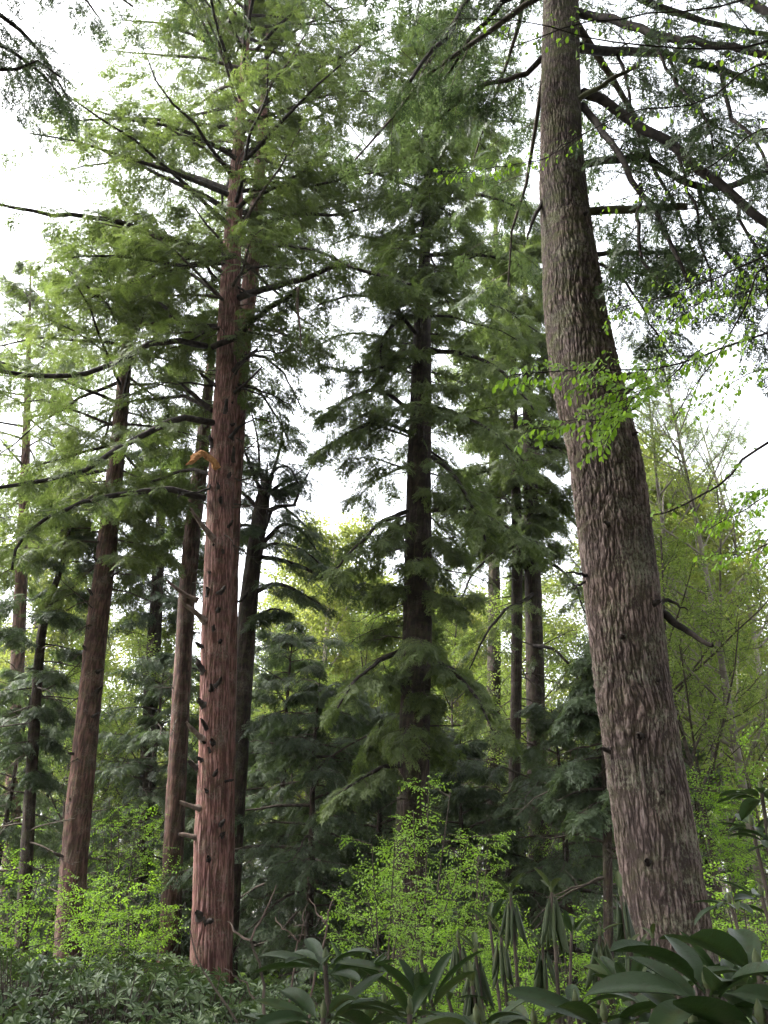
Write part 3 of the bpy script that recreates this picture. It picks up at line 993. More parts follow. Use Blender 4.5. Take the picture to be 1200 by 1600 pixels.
for k in range(12):                                          # thin bare dead branches in the upper half
    y = rng.uniform(380, 760)
    xc = np.interp(y, [q[1] for q in px_main[::-1]], [q[0] for q in px_main[::-1]])
    sg = rng.choice([-1, 1])
    x2, y2 = xc + sg * rng.uniform(50, 120), y + rng.uniform(-50, 40)
    dy = rng.uniform(-1.2, .6)
    Q, R = limb_px([(xc + sg * 8, y, -.1), ((xc + x2) / 2, (y + y2) / 2 - rng.uniform(-4, 14), dy * .5), (x2, y2, dy)], D2, 2.2, .7, 10, .03)
    branch_obj(Q, R, main, basem, M_LIMB, 'dead_branch', 5)
Q, R = limb_px([(340, 730, -0.25), (330, 716, -0.45), (314, 709, -0.6), (300, 718, -0.7), (289, 726, -0.75)], D2, 6, 4, 12, 0.012)
spl = branch_obj(Q, R * np.array([1, 1, .9, .75, .7, .8, .9, 1.1, 1.2, 1.0, .7, .15]), main, basem, M_SPLINT, 'splintered_branch', 9)
spl['label'] = 'snapped orange splintered branch'
for v in spl.data.vertices:
    v.co += Vector(rng.normal(0, 0.014, 3))
spl.data.polygons.foreach_set('use_smooth', np.zeros(len(spl.data.polygons), bool))
Q, R = limb_px([(467, 452, -1.4), (466, 480, -1.4), (470, 510, -1.4), (471, 545, -1.4)], D2, 3, 0.8, 8, 0.01)
branch_obj(Q, R, main, basem, M_DEADTWIG, 'hanging_dead_branch')

# slimmer stem hidden low behind the red hemlock and showing beside it high up
hemlock('hemlock_tree', 'pinkish hemlock stem showing just beside the upper trunk of the stub-covered red hemlock',
        [(350, 1450, 30), (360, 900, 25), (376, 600, 23), (387, 480, 24), (399, 350, 22), (408, 230, 15), (416, 100, 9), (420, 20, 3)], 16.6, M_RED, M_HEML,
        [(20, 390, 450), (120, 290, 560), (250, 260, 580), (400, 280, 530)], 28, ns=40, dz=0.12, amp=0.02, fv=1.4, seed=6, sep=8, bright=0.58, pitch=(-5, 45), nspr=5, scale=(.35, .6))

# dark leaning trunk with the broken spiky top
t3, p3, b3 = hemlock('broken_hemlock_tree', 'dark leaning trunk with a snapped spiky top, behind the stub-covered red hemlock',
                     [(355, 1440, 36), (370, 1200, 34), (381, 1030, 31), (393, 900, 28), (408, 800, 24), (415, 760, 19)], 18.0, M_DARKBARK, M_HEMD, None, 0,
                     ns=48, dz=0.1, amp=0.022, fv=1.4, seed=7)
add_limbs(t3, b3, 18.0, [
    ([(410, 800, 0), (435, 792, -0.3), (462, 787, -0.6)], 4, 2.2, 0),
    ([(460, 788, -.6), (470, 765, -0.7), (488, 729, -0.8)], 2.6, .8, 0),
    ([(414, 775, 0), (445, 755, -0.2), (478, 730, -0.4)], 4, .7, 0),
    ([(416, 772, 0), (440, 764, -0.2), (466, 752, -0.3)], 4, .7, 0.3),
    ([(405, 870, 0), (440, 876, -0.3), (480, 890, -0.6), (520, 910, -0.9), (575, 920, -1.2)], 4, 1.2, 0.65),
    ([(408, 850, 0), (440, 820, 0.3), (470, 830, 0.6), (500, 870, 1.0)], 4, 1.2, 0.7),
    ([(400, 925, 0), (430, 912, -0.4), (465, 925, -0.8), (500, 945, -1.2)], 4, 1.0, 0.6),
    ([(410, 800, 0), (380, 770, 0.4), (350, 760, 0.9), (310, 780, 1.4)], 4, 1.2, 0.6),
    ([(402, 900, 0), (375, 940, -0.3), (350, 925, -0.7)], 3.5, 1.2, 0),
    ([(390, 975, 0), (405, 960, -0.3), (425, 950, -0.6), (450, 958, -0.8)], 3, 1.0, 0.2),
    ([(412, 830, 0.1), (430, 790, 0.6), (455, 800, 1.0), (485, 830, 1.5)], 3.5, 1.0, 0.7),
    ([(414, 775, 0), (395, 735, -0.4), (380, 700, -0.8), (350, 680, -1.2)], 3.5, 1.0, 0.8),
    ([(414, 770, 0), (430, 720, 0.3), (440, 680, 0.6), (435, 640, 0.9)], 3.5, 1.0, 0.8),
    ([(412, 790, 0), (425, 740, -0.5), (450, 730, -0.9), (470, 760, -1.2)], 3.0, 1.0, 0.8),
    ([(414, 775, 0), (405, 730, 0.4), (400, 680, 0.8), (390, 640, 1.2)], 3.0, 1.0, 0.8),
    ([(408, 830, 0), (380, 820, -0.6), (360, 840, -1.0), (340, 870, -1.3)], 3.0, 1.0, 0.7),
    ([(405, 860, 0), (430, 850, -0.6), (470, 860, -1.0), (510, 890, -1.3)], 3.0, 1.0, 0.8),
], M_HEMD, M_LIMB, (0.25, 0.42), 13, 7, 0.5, 0.45, t0=0.08, wob=0.008)
for k, (x, y, w) in enumerate(((409, 735, 5), (418, 722, 6), (426, 742, 5))):
    Q, R = limb_px([(412 + 3 * k, 765, 0), (412 + 4 * k, 755, -.05), (x, y, -.05)], 18.0, 6, 1, 8, 0.01)
    branch_obj(Q, R, t3, b3, M_DARKBARK, 'splinter')

hemlock('hemlock_tree', 'slender brown hemlock just behind the stub-covered red hemlock, trunk clear of branches low down',
        [(266, 1440, 34), (275, 1250, 30), (288, 1000, 27), (299, 850, 25), (312, 740, 23), (322, 640, 18), (330, 560, 12), (336, 500, 5)], 20.0, M_BROWN, M_HEM,
        [(500, 300, 370), (580, 250, 400), (680, 230, 430), (780, 235, 420), (860, 250, 350)], 26, ns=44, dz=0.1, amp=0.02, fv=1.4, seed=8, sep=8, bright=0.42, pitch=(-15, 30), nspr=5, scale=(.35, .6))

t5, p5, b5 = hemlock('hemlock_tree', 'brown hemlock leaning gently inward over the bright maple leaves, straight bare lower trunk',
                     [(104, 1500, 44), (118, 1320, 40), (137, 1130, 36), (152, 980, 33), (166, 860, 30), (182, 720, 24), (193, 600, 20), (203, 480, 13), (209, 400, 7), (212, 340, 3)], 17.0, M_BROWN, M_HEML,
                     [(350, 160, 265), (430, 60, 340), (520, -10, 350), (620, -40, 350), (720, -30, 330), (800, 10, 300), (880, 60, 270)], 72, ns=56, dz=0.09, amp=0.024, fv=1.4, seed=9, sep=14, bright=0.62, pitch=(-18, 35), scale=(.28, .50), nsec=9, nspr=5, jitter=0.4)
for y in (900, 935, 985, 1020, 1080, 1120, 1180, 1260, 1340, 880, 1050):
    xc = np.interp(y, [400, 480, 600, 720, 860, 980, 1130, 1320, 1500], [209, 203, 193, 182, 166, 152, 137, 118, 104])
    p = at(xc + rng.uniform(-10, 10), y, 17.0)
    sx = rng.choice([-1, 1]) * rng.uniform(0.5, 1)
    p = at(xc + sx * 12, y, 16.85)
    stub_obj(p, (sx, -0.4, rng.uniform(0, 0.5)), rng.uniform(0.12, 0.3), 0.035, t5, b5, M_LIMB)

t6, p6, b6 = hemlock('young_hemlock_tree', 'thin dark crooked young hemlock nearest the picture edge beside the inward-leaning brown hemlock',
                     [(37, 1410, 21), (47, 1240, 18), (56, 1100, 16), (64, 1000, 14), (76, 945, 11), (97, 880, 8), (108, 830, 5), (112, 790, 2)], 17.5, M_DARKBARK, M_HEMD,
                     [(790, 90, 140), (850, 30, 160), (920, -20, 160), (1020, -30, 140), (1120, -10, 120), (1200, 10, 100)], 26, ns=30, dz=0.1, amp=0.012, seed=10, sep=10, bright=0.5, pitch=(-20, 20), scale=(.26, .44), flare=1.15, nsec=8, nspr=5, shag=0.35, jitter=0.5)

# ================================================================== centre hemlock
t7, p7, b7 = hemlock('hemlock_tree', 'tall dark reddish hemlock in the middle, bushy crown reaching low, maple at its foot',
                     [(636, 1560, 52), (645, 1250, 48), (650, 1050, 46), (653, 900, 43), (655, 750, 38), (657, 640, 34), (659, 540, 29), (661, 470, 24), (664, 380, 16), (668, 270, 11), (670, 170, 7), (671, 90, 4), (671, 20, 2)],
                     16.0, M_DARKBARK, M_HEM,
                     [(50, 630, 720), (100, 580, 780), (170, 530, 850), (260, 510, 860), (350, 530, 850), (430, 580, 835), (520, 570, 840), (620, 520, 830), (700, 500, 800), (780, 540, 790), (850, 520, 780), (960, 560, 760), (1060, 540, 770), (1150, 560, 750)], 104,
                     ns=60, dz=0.08, amp=0.026, fv=1.4, seed=12, sep=34, bright=0.56, pitch=(-25, 42), sag=-0.22, scale=(.28, .50), nsec=9, nspr=6, jitter=0.45, shag=0.42, dead=40)
def xt_(y):
    return float(np.interp(y, [20, 170, 380, 540], [671, 670, 664, 659]))


add_limbs(t7, b7, 16.0, [
    ([(650, 495, -0.2), (625, 500, -0.5), (605, 520, -0.8), (595, 560, -1.0)], 4, 1.2, 0.5),
    ([(645, 560, -0.3), (610, 565, -0.8), (560, 575, -1.2), (505, 570, -1.5)], 4, 1.2, 0.6),
    ([(640, 640, -0.3), (590, 610, -0.8), (540, 630, -1.4), (500, 660, -1.8)], 4, 1.2, 0.6),
    ([(636, 800, -0.3), (600, 815, -0.8), (560, 850, -1.4), (520, 900, -2.0)], 4, 1.2, 0.6),
    ([(675, 715, -0.3), (700, 740, -0.8), (735, 790, -1.2), (760, 850, -1.6)], 4, 1.5, 0.4),
    ([(675, 800, -0.3), (730, 800, -0.9), (790, 830, -1.4), (840, 850, -1.8)], 4, 1.2, 0.6),
    ([(670, 550, -0.2), (720, 550, -0.8), (780, 580, -1.4), (830, 640, -2.0)], 4, 1.2, 0.65),
    ([(630, 1010, -0.3), (590, 1030, -0.9), (560, 1060, -1.4), (530, 1100, -1.8)], 4, 1.2, 0.6),
    ([(668, 1025, -0.3), (710, 1060, -0.9), (745, 1100, -1.4), (770, 1150, -1.9)], 4, 1.2, 0.6),
    ([(668, 300, -.1), (620, 280, -0.6), (570, 265, -1.0), (515, 270, -1.4)], 3.5, 1.0, 0.7),
    ([(669, 230, .1), (625, 185, 0.5), (580, 150, 0.9), (535, 130, 1.2)], 3.5, 1.0, 0.7),
    ([(667, 330, -.2), (720, 310, -0.8), (780, 310, -1.3), (845, 335, -1.8)], 3.5, 1.0, 0.75),
    ([(668, 260, .1), (720, 215, 0.4), (780, 190, 0.7), (840, 200, 1.0)], 3.5, 1.0, 0.7),
    ([(664, 400, -.2), (720, 395, -0.8), (790, 405, -1.4), (850, 440, -1.8)], 3.5, 1.0, 0.75),
    ([(664, 400, .2), (610, 380, 0.8), (560, 370, 1.3), (520, 385, 1.6)], 3.5, 1.0, 0.7),
    ([(660, 480, .3), (720, 470, 1.0), (780, 480, 1.6), (840, 520, 2.0)], 3.5, 1.0, 0.75),
    ([(670, 180, 0), (710, 130, -0.3), (760, 100, -0.6), (810, 100, -0.8)], 3, 1.0, 0.7),
    ([(670, 170, 0), (640, 110, -0.3), (600, 80, -0.5), (570, 75, -0.7)], 3, 1.0, 0.7),
    ([(656, 640, -.3), (710, 640, -1.0), (770, 670, -1.6), (820, 720, -2.0)], 3.5, 1.0, 0.75),
    ([(625, 1195, -0.3), (590, 1200, -0.8), (555, 1220, -1.2), (520, 1250, -1.6)], 4, 1.2, 0.5),
    ([(650, 520, -.2), (600, 470, -0.9), (550, 460, -1.4), (495, 480, -1.9)], 3.5, 1.0, 0.75),
    ([(648, 560, .2), (600, 530, 0.8), (540, 520, 1.3), (490, 540, 1.6)], 3.5, 1.0, 0.75),
    ([(645, 680, -.2), (590, 660, -0.8), (530, 690, -1.3), (490, 720, -1.7)], 3.5, 1.0, 0.6),
] + [([(xt_(y), y, -.1), (xt_(y) + dx * .5, y - 8, -1.0), (xt_(y) + dx, y + 22, -2.1)], 2.6, .8, 0.9)
     for y, dx in ((110, 30), (150, -35), (190, 40), (230, -45), (265, 30), (300, -25), (335, 45), (370, -40), (405, 20), (440, -30), (455, 40), (210, -8), (280, 5), (350, -5), (420, 0))],
    M_HEM, M_LIMB, (0.28, 0.5), 12, 7, 0.42, 0.58, t0=0.1, droop=-0.35)

hemlock('hemlock_tree', 'dark straight hemlock of a close pair, thinner stem of the two beside the big trunk',
        [(800, 1380, 22), (806, 1120, 18), (808, 900, 17), (806, 760, 15), (802, 620, 11), (798, 500, 6), (796, 430, 2)], 20.0, M_DARKBARK, M_HEML,
        [(440, 770, 830), (520, 720, 880), (640, 710, 890), (760, 720, 880), (850, 750, 860)], 34, ns=34, dz=0.12, amp=0.02, fv=1.4, seed=13, sep=8, bright=0.5, pitch=(-22, 35), scale=(.32, .54), nspr=6, shag=0.4)
tp, pp_, bp_ = hemlock('hemlock_tree', 'dark straight hemlock of a close pair, thicker stem of the two beside the big trunk',
        [(846, 1400, 40), (838, 1150, 30), (834, 960, 26), (830, 800, 23), (826, 650, 18), (822, 520, 12), (820, 420, 6), (819, 350, 2)], 20.6, M_DARKBARK, M_HEML,
        [(370, 800, 840), (450, 760, 870), (560, 740, 900), (680, 730, 910), (800, 740, 920), (870, 780, 900)], 42, ns=40, dz=0.12, amp=0.02, fv=1.4, seed=14, sep=8, bright=0.52, pitch=(-22, 35), scale=(.32, .54), nspr=6, shag=0.4)
add_limbs(tp, bp_, 20.6, [
    ([(830, 790, -.2), (790, 800, -.9), (740, 830, -1.5), (700, 880, -2.0)], 3, 1, .8),
    ([(831, 830, -.2), (780, 850, -1.0), (740, 890, -1.6), (715, 940, -2.0)], 3, 1, .8),
    ([(832, 870, -.2), (860, 880, -.8), (890, 910, -1.2), (915, 960, -1.5)], 3, 1, .8),
    ([(833, 930, -.2), (790, 960, -1.2), (760, 1000, -1.9), (735, 1050, -2.4)], 3, 1, .7),
    ([(830, 760, .2), (870, 780, .6), (905, 820, 1.0), (925, 880, 1.3)], 3, 1, .8),
    ([(834, 1010, -.2), (870, 1020, -.9), (900, 1060, -1.3), (925, 1110, -1.6)], 3, 1, .7),
    ([(828, 730, -.2), (780, 730, -.8), (730, 750, -1.3), (690, 790, -1.7)], 3, 1, .8),
    ([(829, 700, -.2), (870, 700, -.8), (900, 730, -1.2), (915, 770, -1.4)], 3, 1, .8),
], M_HEML, M_LIMB, (.28, .48), 11, 6, .42, .55, t0=.1, droop=-.4)
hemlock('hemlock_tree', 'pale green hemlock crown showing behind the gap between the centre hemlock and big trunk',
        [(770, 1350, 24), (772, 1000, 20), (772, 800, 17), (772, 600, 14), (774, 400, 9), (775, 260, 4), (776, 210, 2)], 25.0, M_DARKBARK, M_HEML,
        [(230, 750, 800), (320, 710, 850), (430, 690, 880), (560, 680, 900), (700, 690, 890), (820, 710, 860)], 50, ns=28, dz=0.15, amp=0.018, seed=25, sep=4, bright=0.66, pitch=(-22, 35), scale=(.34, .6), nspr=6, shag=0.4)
hemlock('hemlock_tree', 'soft green hemlock behind the long bare limbs, cut by the edge above the crooked stem',
        [(15, 1400, 26), (25, 1100, 22), (35, 850, 17), (42, 650, 11), (46, 500, 5), (48, 420, 2)], 24.0, M_BROWN, M_HEML,
        [(430, 10, 90), (520, -60, 150), (640, -90, 180), (760, -90, 180), (880, -70, 150)], 50, ns=28, dz=0.15, amp=0.018, seed=27, sep=4, bright=0.6, pitch=(-22, 35), scale=(.32, .56), nspr=5, shag=0.35)
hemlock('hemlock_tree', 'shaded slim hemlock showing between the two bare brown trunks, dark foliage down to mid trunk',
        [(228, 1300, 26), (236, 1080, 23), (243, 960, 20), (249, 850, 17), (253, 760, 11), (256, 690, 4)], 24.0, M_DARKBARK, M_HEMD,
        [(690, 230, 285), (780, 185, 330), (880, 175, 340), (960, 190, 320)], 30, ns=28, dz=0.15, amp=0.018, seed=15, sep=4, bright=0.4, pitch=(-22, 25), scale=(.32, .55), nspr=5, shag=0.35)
hemlock('young_hemlock_tree', 'thin dark stem hard up against the lower part of the big furrowed trunk',
        [(950, 1380, 15), (948, 1250, 14), (946, 1150, 12), (944, 1050, 9), (942, 980, 3)], 13.0, M_DARKBARK, M_HEMD,
        [(985, 930, 955), (1080, 880, 1010), (1180, 860, 1030), (1260, 870, 1030)], 22, ns=20, dz=0.12, amp=0.01, seed=16, sep=4, bright=0.45, pitch=(-20, 20), scale=(.28, .45), flare=1.1)

# ================================================================== tree out of frame whose limbs hang into the top of the picture
px_o = [(-330, 1700, 110), (-330, 1000, 90), (-330, 300, 60), (-330, -200, 45), (-330, -500, 30)]
DO = 6.5
po = to_ground(trunk_path(px_o, DO), 1.2)
bo = np.array([po[0, 0], po[0, 1], 0.0])
over = empty('hemlock_tree', bo, 'dark hemlock boughs hanging in from above into the pale sky corner of the picture', 'tree')
mb = MB()
trunk(mb, po, 40, 0.1, 0.02, 12, 0.8, 20)
mb.build('trunk', [M_BROWN], over, bo)
add_limbs(over, bo, DO, [
    ([(-330, -60, 0), (-200, -50, 0.2), (-90, -20, 0.4), (0, 20, 0.6), (60, 70, 0.8), (110, 150, 0.9)], 8, 1.5, 0.46),
    ([(-330, 60, 0), (-200, 80, -0.2), (-80, 70, -0.3), (0, 110, -0.3), (50, 95, -0.2), (90, 120, -.1)], 7, 1.5, 0.46),
    ([(-330, -200, 0), (-200, -180, 0.3), (-60, -110, 0.7), (40, -50, 1.0), (130, 0, 1.2), (150, 30, 1.3)], 8, 1.5, 0.36),
    ([(-330, 0, 0), (-200, 10, 0.2), (-90, 40, 0.4), (-10, 60, 0.5), (60, 110, 0.6), (90, 150, 0.6)], 7, 1.5, 0.36),
    ([(-330, -260, 0), (-150, -210, 0.4), (60, -110, 0.8), (150, -40, 1.1), (215, 5, 1.3)], 8, 1.5, 0.4),
    ([(-330, -330, 0), (-100, -240, 0.6), (150, -120, 1.1), (270, -50, 1.4), (330, 12, 1.5)], 8, 1.5, 0.36),
    ([(-330, -380, 0), (-50, -270, 1.0), (250, -140, 1.8), (430, -60, 2.3), (520, 12, 2.5)], 8, 1.5, 0.32),
], M_HEMD, M_LIMB, (0.17, 0.30), 18, 7, 0.55, 0.3, t0=0.4)

print('tris so far', sum(len(m.polygons) for m in bpy.data.meshes) * 2)

# ================================================================== unseen forest trees round the viewer, added to shade this spot
def shade_tree(seed, label, loc):
    path = np.array([[0, 0, -0.2, 0.36], [0.1, 0, 8, 0.3], [0.0, 0.2, 17, 0.2], [0.2, 0.1, 27, 0.02]])
    root = empty('hemlock_tree', loc, label, 'tree', 'unseen hemlocks added round the viewer for shade')
    mb = MB()
    trunk(mb, path, 30, 0.2, 0.02, 18, 1.2, seed)
    mb.build('trunk', [M_BROWN], root)
    P, br, ln = limb_set(path, [(6, 3.5, 3.5), (10, 5.0, 5.0), (18, 4.2, 4.2), (27, 0.4, 0.4)], 80, 7.5, 26.5, pitch=(-12, 35))
    cr = MB()
    tubes(cr, P, br[:, None] * np.linspace(1, .25, P.shape[1])[None], 4, 0)
    hemlock_foliage(cr, P, ln, 9, 0.5, 5, (0.5, 0.8), SPRAY_FAR, bright=0.45, t0=0.15)
    cr.build('crown', [M_TWIG, M_HEM], root)
    return root


CT = shade_tree(91, 'tall unseen hemlock added around the viewer for shade, outside the picture', (-4.2, -2.2, 0))
for x, y in ((3.6, -2.8), (-0.3, -6.0), (-9.0, 2.5), (8.2, 1.2), (-1.0, -12.5), (-8.5, -12.0), (9.0, -11.5), (13.0, 9.5), (-14.5, 10.5)):
    copy_tree(CT, (x, y, 0), rng.uniform(0, 6.28), rng.uniform(.9, 1.1), CT['label'])

# ================================================================== understory hemlocks (two models, copied)
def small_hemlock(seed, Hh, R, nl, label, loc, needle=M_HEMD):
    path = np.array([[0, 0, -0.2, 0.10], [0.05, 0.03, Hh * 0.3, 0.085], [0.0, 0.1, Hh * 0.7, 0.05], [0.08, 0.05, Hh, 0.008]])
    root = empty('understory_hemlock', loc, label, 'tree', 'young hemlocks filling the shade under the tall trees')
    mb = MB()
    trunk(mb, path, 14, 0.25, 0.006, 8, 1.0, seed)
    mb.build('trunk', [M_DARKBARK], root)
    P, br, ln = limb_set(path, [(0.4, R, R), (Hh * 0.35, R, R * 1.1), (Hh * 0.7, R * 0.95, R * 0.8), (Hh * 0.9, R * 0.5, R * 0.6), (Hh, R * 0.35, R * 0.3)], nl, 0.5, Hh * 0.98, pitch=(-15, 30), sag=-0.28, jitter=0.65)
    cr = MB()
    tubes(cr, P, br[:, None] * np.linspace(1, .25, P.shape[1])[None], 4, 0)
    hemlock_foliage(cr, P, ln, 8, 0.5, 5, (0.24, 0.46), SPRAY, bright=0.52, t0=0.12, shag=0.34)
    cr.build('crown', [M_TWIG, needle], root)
    return root


def gpos(x, d):
    """a ground point under photo column x (taken at the horizon) at distance d"""
    p = at(x, 1420, d)
    return np.array([p[0], d, float(ground_z(p[0], d))])


U = [small_hemlock(41, 9.0, 3.1, 62, 'feathery dark young hemlock between the slender brown trunk and the broken-topped trunk', gpos(430, 22.0)),
     small_hemlock(42, 6.5, 2.9, 50, 'low dark young hemlock just beyond the foot of the stub-covered red hemlock', gpos(480, 18.5))]
for k, x, d, s, lab in (
        (0, 215, 23.0, 0.95, 'dark young hemlock between the two bare brown trunks, bright maples below it'),
        (1, 350, 24.0, 1.1, 'dark young hemlock directly behind the stub-covered red hemlock'),
        (0, 545, 24.5, 0.85, 'dark young hemlock showing just beside the mid trunk of the centre hemlock'),
        (1, 590, 21.0, 1.0, 'low shaded young hemlock tucked behind the foot of the centre hemlock'),
        (1, 730, 18.0, 0.8, 'drooping young hemlock between the centre hemlock and the close pair of dark stems'),
        (0, 760, 26.0, 0.7, 'taller young hemlock behind the gap between centre hemlock and the close pair'),
        (1, 890, 17.0, 0.85, 'bushy young hemlock between the close pair of stems and the big trunk'),
        (1, 1120, 21.0, 0.85, 'dark young hemlock among bright saplings beyond the big furrowed trunk'),
        (0, 40, 26.0, 0.85, 'dark young hemlock behind the thin crooked stem by the picture edge'),
        (1, 150, 27.0, 1.1, 'low dark young hemlock behind the inward-leaning brown hemlock'),
        (1, 660, 27.0, 1.2, 'far dark young hemlock directly behind the centre hemlock'),
        (0, -20, 20.0, 0.8, 'dark young hemlock cut off by the picture edge beside the thin crooked stem'),
        (1, 825, 29.0, 1.0, 'low far young hemlock seen under the close pair of dark stems'),
        (1, 955, 31.0, 1.0, 'low far young hemlock just before the shaded side of the big furrowed trunk'),
        (1, 95, 31.0, 0.9, 'low far young hemlock between the crooked stem and the inward-leaning brown hemlock'),
        (1, 895, 36.0, 1.0, 'lowest far young hemlock between the close pair and the big trunk'),
        (1, 520, 36.0, 1.0, 'low far young hemlock in the dim gap beyond the broken-topped trunk'),
        (0, 300, 30.0, 0.9, 'far dark young hemlock behind the slender brown hemlock')):
    copy_tree(U[k], gpos(x, d), rng.uniform(0, 6.28), s, lab)

# ================================================================== far broadleaf trees just coming into leaf
def broadleaf(seed, Hh, loc, label, leafmat=M_FARLEAF, bark=M_PALEBARK, dens=1.0, spread=0.34, tmpl=BROAD_FAR, tsc=(0.5, 0.9), name='broadleaf_tree', group='pale spring trees beyond the hemlocks', thick=0.010):
    root = empty(name, loc, label, 'tree', group)
    r = thick * Hh
    path = np.array([[0, 0, -0.2, r * 1.2], [0.1, 0, Hh * 0.3, r], [-0.1, 0.2, Hh * 0.65, r * 0.6], [0.15, 0, Hh, 0.02]])
    mb = MB()
    trunk(mb, path, 12, 0.5, 0.0, 8, 1.0, seed)
    mb.build('trunk', [bark], root)
    Q = resample(path[:, :3], 9)[None]
    b1, l1 = grow(Q, int(24 * dens), spread * Hh, math.radians(48), 0.28, 0.98, up=0.12, planar=False, K=6, taper=0.65)
    b2, l2 = grow(b1, 7, l1 * 0.5, math.radians(45), 0.2, 1.0, up=0.05, planar=False, K=4)
    b3, l3 = grow(b2, 5, np.maximum(l2 * 0.5, 0.4), math.radians(45), 0.2, 1.0, up=0.0, planar=False, K=3)
    cr = MB()
    tubes(cr, b1, (np.clip(l1 * 0.012, 0.01, 0.1))[:, None] * np.linspace(1, .3, 6)[None], 5, 0)
    tubes(cr, b2, (np.clip(l2 * 0.010, 0.008, 0.04))[:, None] * np.linspace(1, .4, 4)[None], 3, 0)
    tubes(cr, b3, np.full(len(b3), 0.007)[:, None] * np.linspace(1, .5, 3)[None], 3, 0)
    pos = np.concatenate([b3[:, 0], b3[:, 1], b3[:, 2]])
    d = nrm(np.concatenate([b3[:, 1] - b3[:, 0]] * 3) + rng.normal(0, 0.5, (len(b3) * 3, 3)))
    up = np.array([0, 0, 1.0]) + rng.normal(0, 0.4, d.shape)
    sc = rng.uniform(*tsc, len(d))
    tint = np.clip(rng.normal(0.5, 0.15, len(d)), 0, 1)
    pick = rng.integers(0, len(tmpl), len(d))
    for k in range(len(tmpl)):
        q = pick == k
        stamp(cr, tmpl[k], pos[q], d[q], up[q], sc[q], 1, tint[q])
    cr.build('crown', [bark, leafmat], root)
    return root


G = [broadleaf(51, 17.0, gpos(470, 36.0), 'pale spring tree with thin fanned branches in the gap beside the broken-topped trunk', dens=1.0),
     broadleaf(52, 20.0, gpos(1125, 44.0), 'tall pale spring tree with a thin straight trunk beyond the big furrowed trunk', dens=0.9, spread=0.28),
     broadleaf(53, 14.0, gpos(730, 34.0), 'slim pale spring tree seen between the centre hemlock and the close pair', dens=1.0)]
G.append(broadleaf(54, 17.0, gpos(1150, 21.0), 'tall airy tree with a lattice of bare twigs and tiny lime leaves against white sky', M_LIME, M_PALEBARK, 1.7, 0.26, BROAD, (0.15, 0.28), thick=0.0055))
G.append(broadleaf(55, 9.5, gpos(1120, 17.0), 'bushy bright lime tree filling the space beyond the big furrowed trunk', M_LIME, M_TWIG, 0.8, 0.42, BROAD, (0.26, 0.46), thick=0.006))
for k, x, d, s, lab in (
        (4, 1215, 20.0, 0.9, 'bushy bright lime tree cut off by the picture edge, beyond the furrowed trunk'),
        (4, 1070, 23.0, 0.95, 'bushy bright lime tree showing against the outer side of the furrowed trunk'),
        (2, 1150, 26.0, 1.1, 'pale spring tree standing between the bushy lime trees beyond the furrowed trunk'),
        (4, 870, 24.0, 1.05, 'bushy lime tree glowing between the close pair and the furrowed trunk'),
        (4, 455, 27.0, 1.0, 'bushy lime tree glowing in the gap beside the broken-topped trunk'),
        (4, 560, 32.0, 1.25, 'bushy lime tree glowing just beside the centre hemlock'),
        (4, 205, 25.0, 1.0, 'bushy lime tree glowing between the two bare brown trunks'),
        (4, 80, 24.0, 0.9, 'bushy lime tree glowing between the thin crooked stem and the brown hemlock'),
        (4, 330, 33.0, 1.2, 'bushy lime tree behind the slender brown hemlock'),
        (4, 730, 29.0, 1.2, 'bushy lime tree glowing between the centre hemlock and the close pair'),
        (0, 500, 33.0, 1.0, 'thin-branched pale spring tree in the middle of the gap beside the broken-topped trunk'),
        (2, 610, 40.0, 1.2, 'pale spring tree half hidden behind the centre hemlock'),
        (0, 1100, 30.0, 1.1, 'pale spring tree rising above the bushy lime trees'),
        (1, 1180, 33.0, 0.95, 'tall pale spring tree above the lime trees at the picture edge'),
        (3, 1260, 25.0, 1.05, 'airy twiggy tree with tiny lime leaves cut off by the picture edge'),
        (3, 1195, 17.0, 0.85, 'slim airy twiggy tree nearest of those beyond the furrowed trunk, tiny lime leaves'),
        (3, 1060, 27.0, 0.95, 'airy twiggy tree half hidden behind the outer side of the big furrowed trunk'),
        (0, 430, 46.0, 1.1, 'pale yellow-green tree far off just beside the broken-topped trunk'),
        (2, 530, 38.0, 1.0, 'small pale spring tree with thin stems below the white sky gap'),
        (1, 585, 52.0, 0.95, 'far yellow-green tree showing just beside the centre hemlock trunk'),
        (0, 690, 48.0, 1.0, 'far pale tree showing through the centre hemlock lower boughs'),
        (2, 780, 44.0, 1.25, 'far pale tree behind the thinner stem of the close pair'),
        (0, 880, 40.0, 1.0, 'pale tree between the close pair and the big furrowed trunk'),
        (0, 1170, 36.0, 1.05, 'leafy yellow-green tree low beyond the big furrowed trunk, at the picture edge'),
        (2, 1090, 34.0, 1.1, 'leafy yellow-green tree just behind the outer side of the big furrowed trunk'),
        (1, 1200, 54.0, 1.1, 'tall thin far tree against white sky at the picture edge'),
        (0, 200, 44.0, 0.95, 'yellow-green tree between the two bare brown trunks'),
        (1, 110, 50.0, 0.9, 'far pale tree behind the inward-leaning brown hemlock'),
        (2, 20, 40.0, 1.2, 'far pale tree behind the thin crooked young hemlock'),
        (1, -40, 46.0, 1.35, 'tall yellow-green tree lit pale at the picture edge above the crooked young hemlock'),
        (0, 330, 52.0, 0.9, 'far pale tree behind the stub-covered red hemlock'),
        (2, 1010, 50.0, 1.1, 'far pale tree mostly hidden by the big furrowed trunk')):
    copy_tree(G[k], gpos(x, d), rng.uniform(0, 6.28), s, lab)

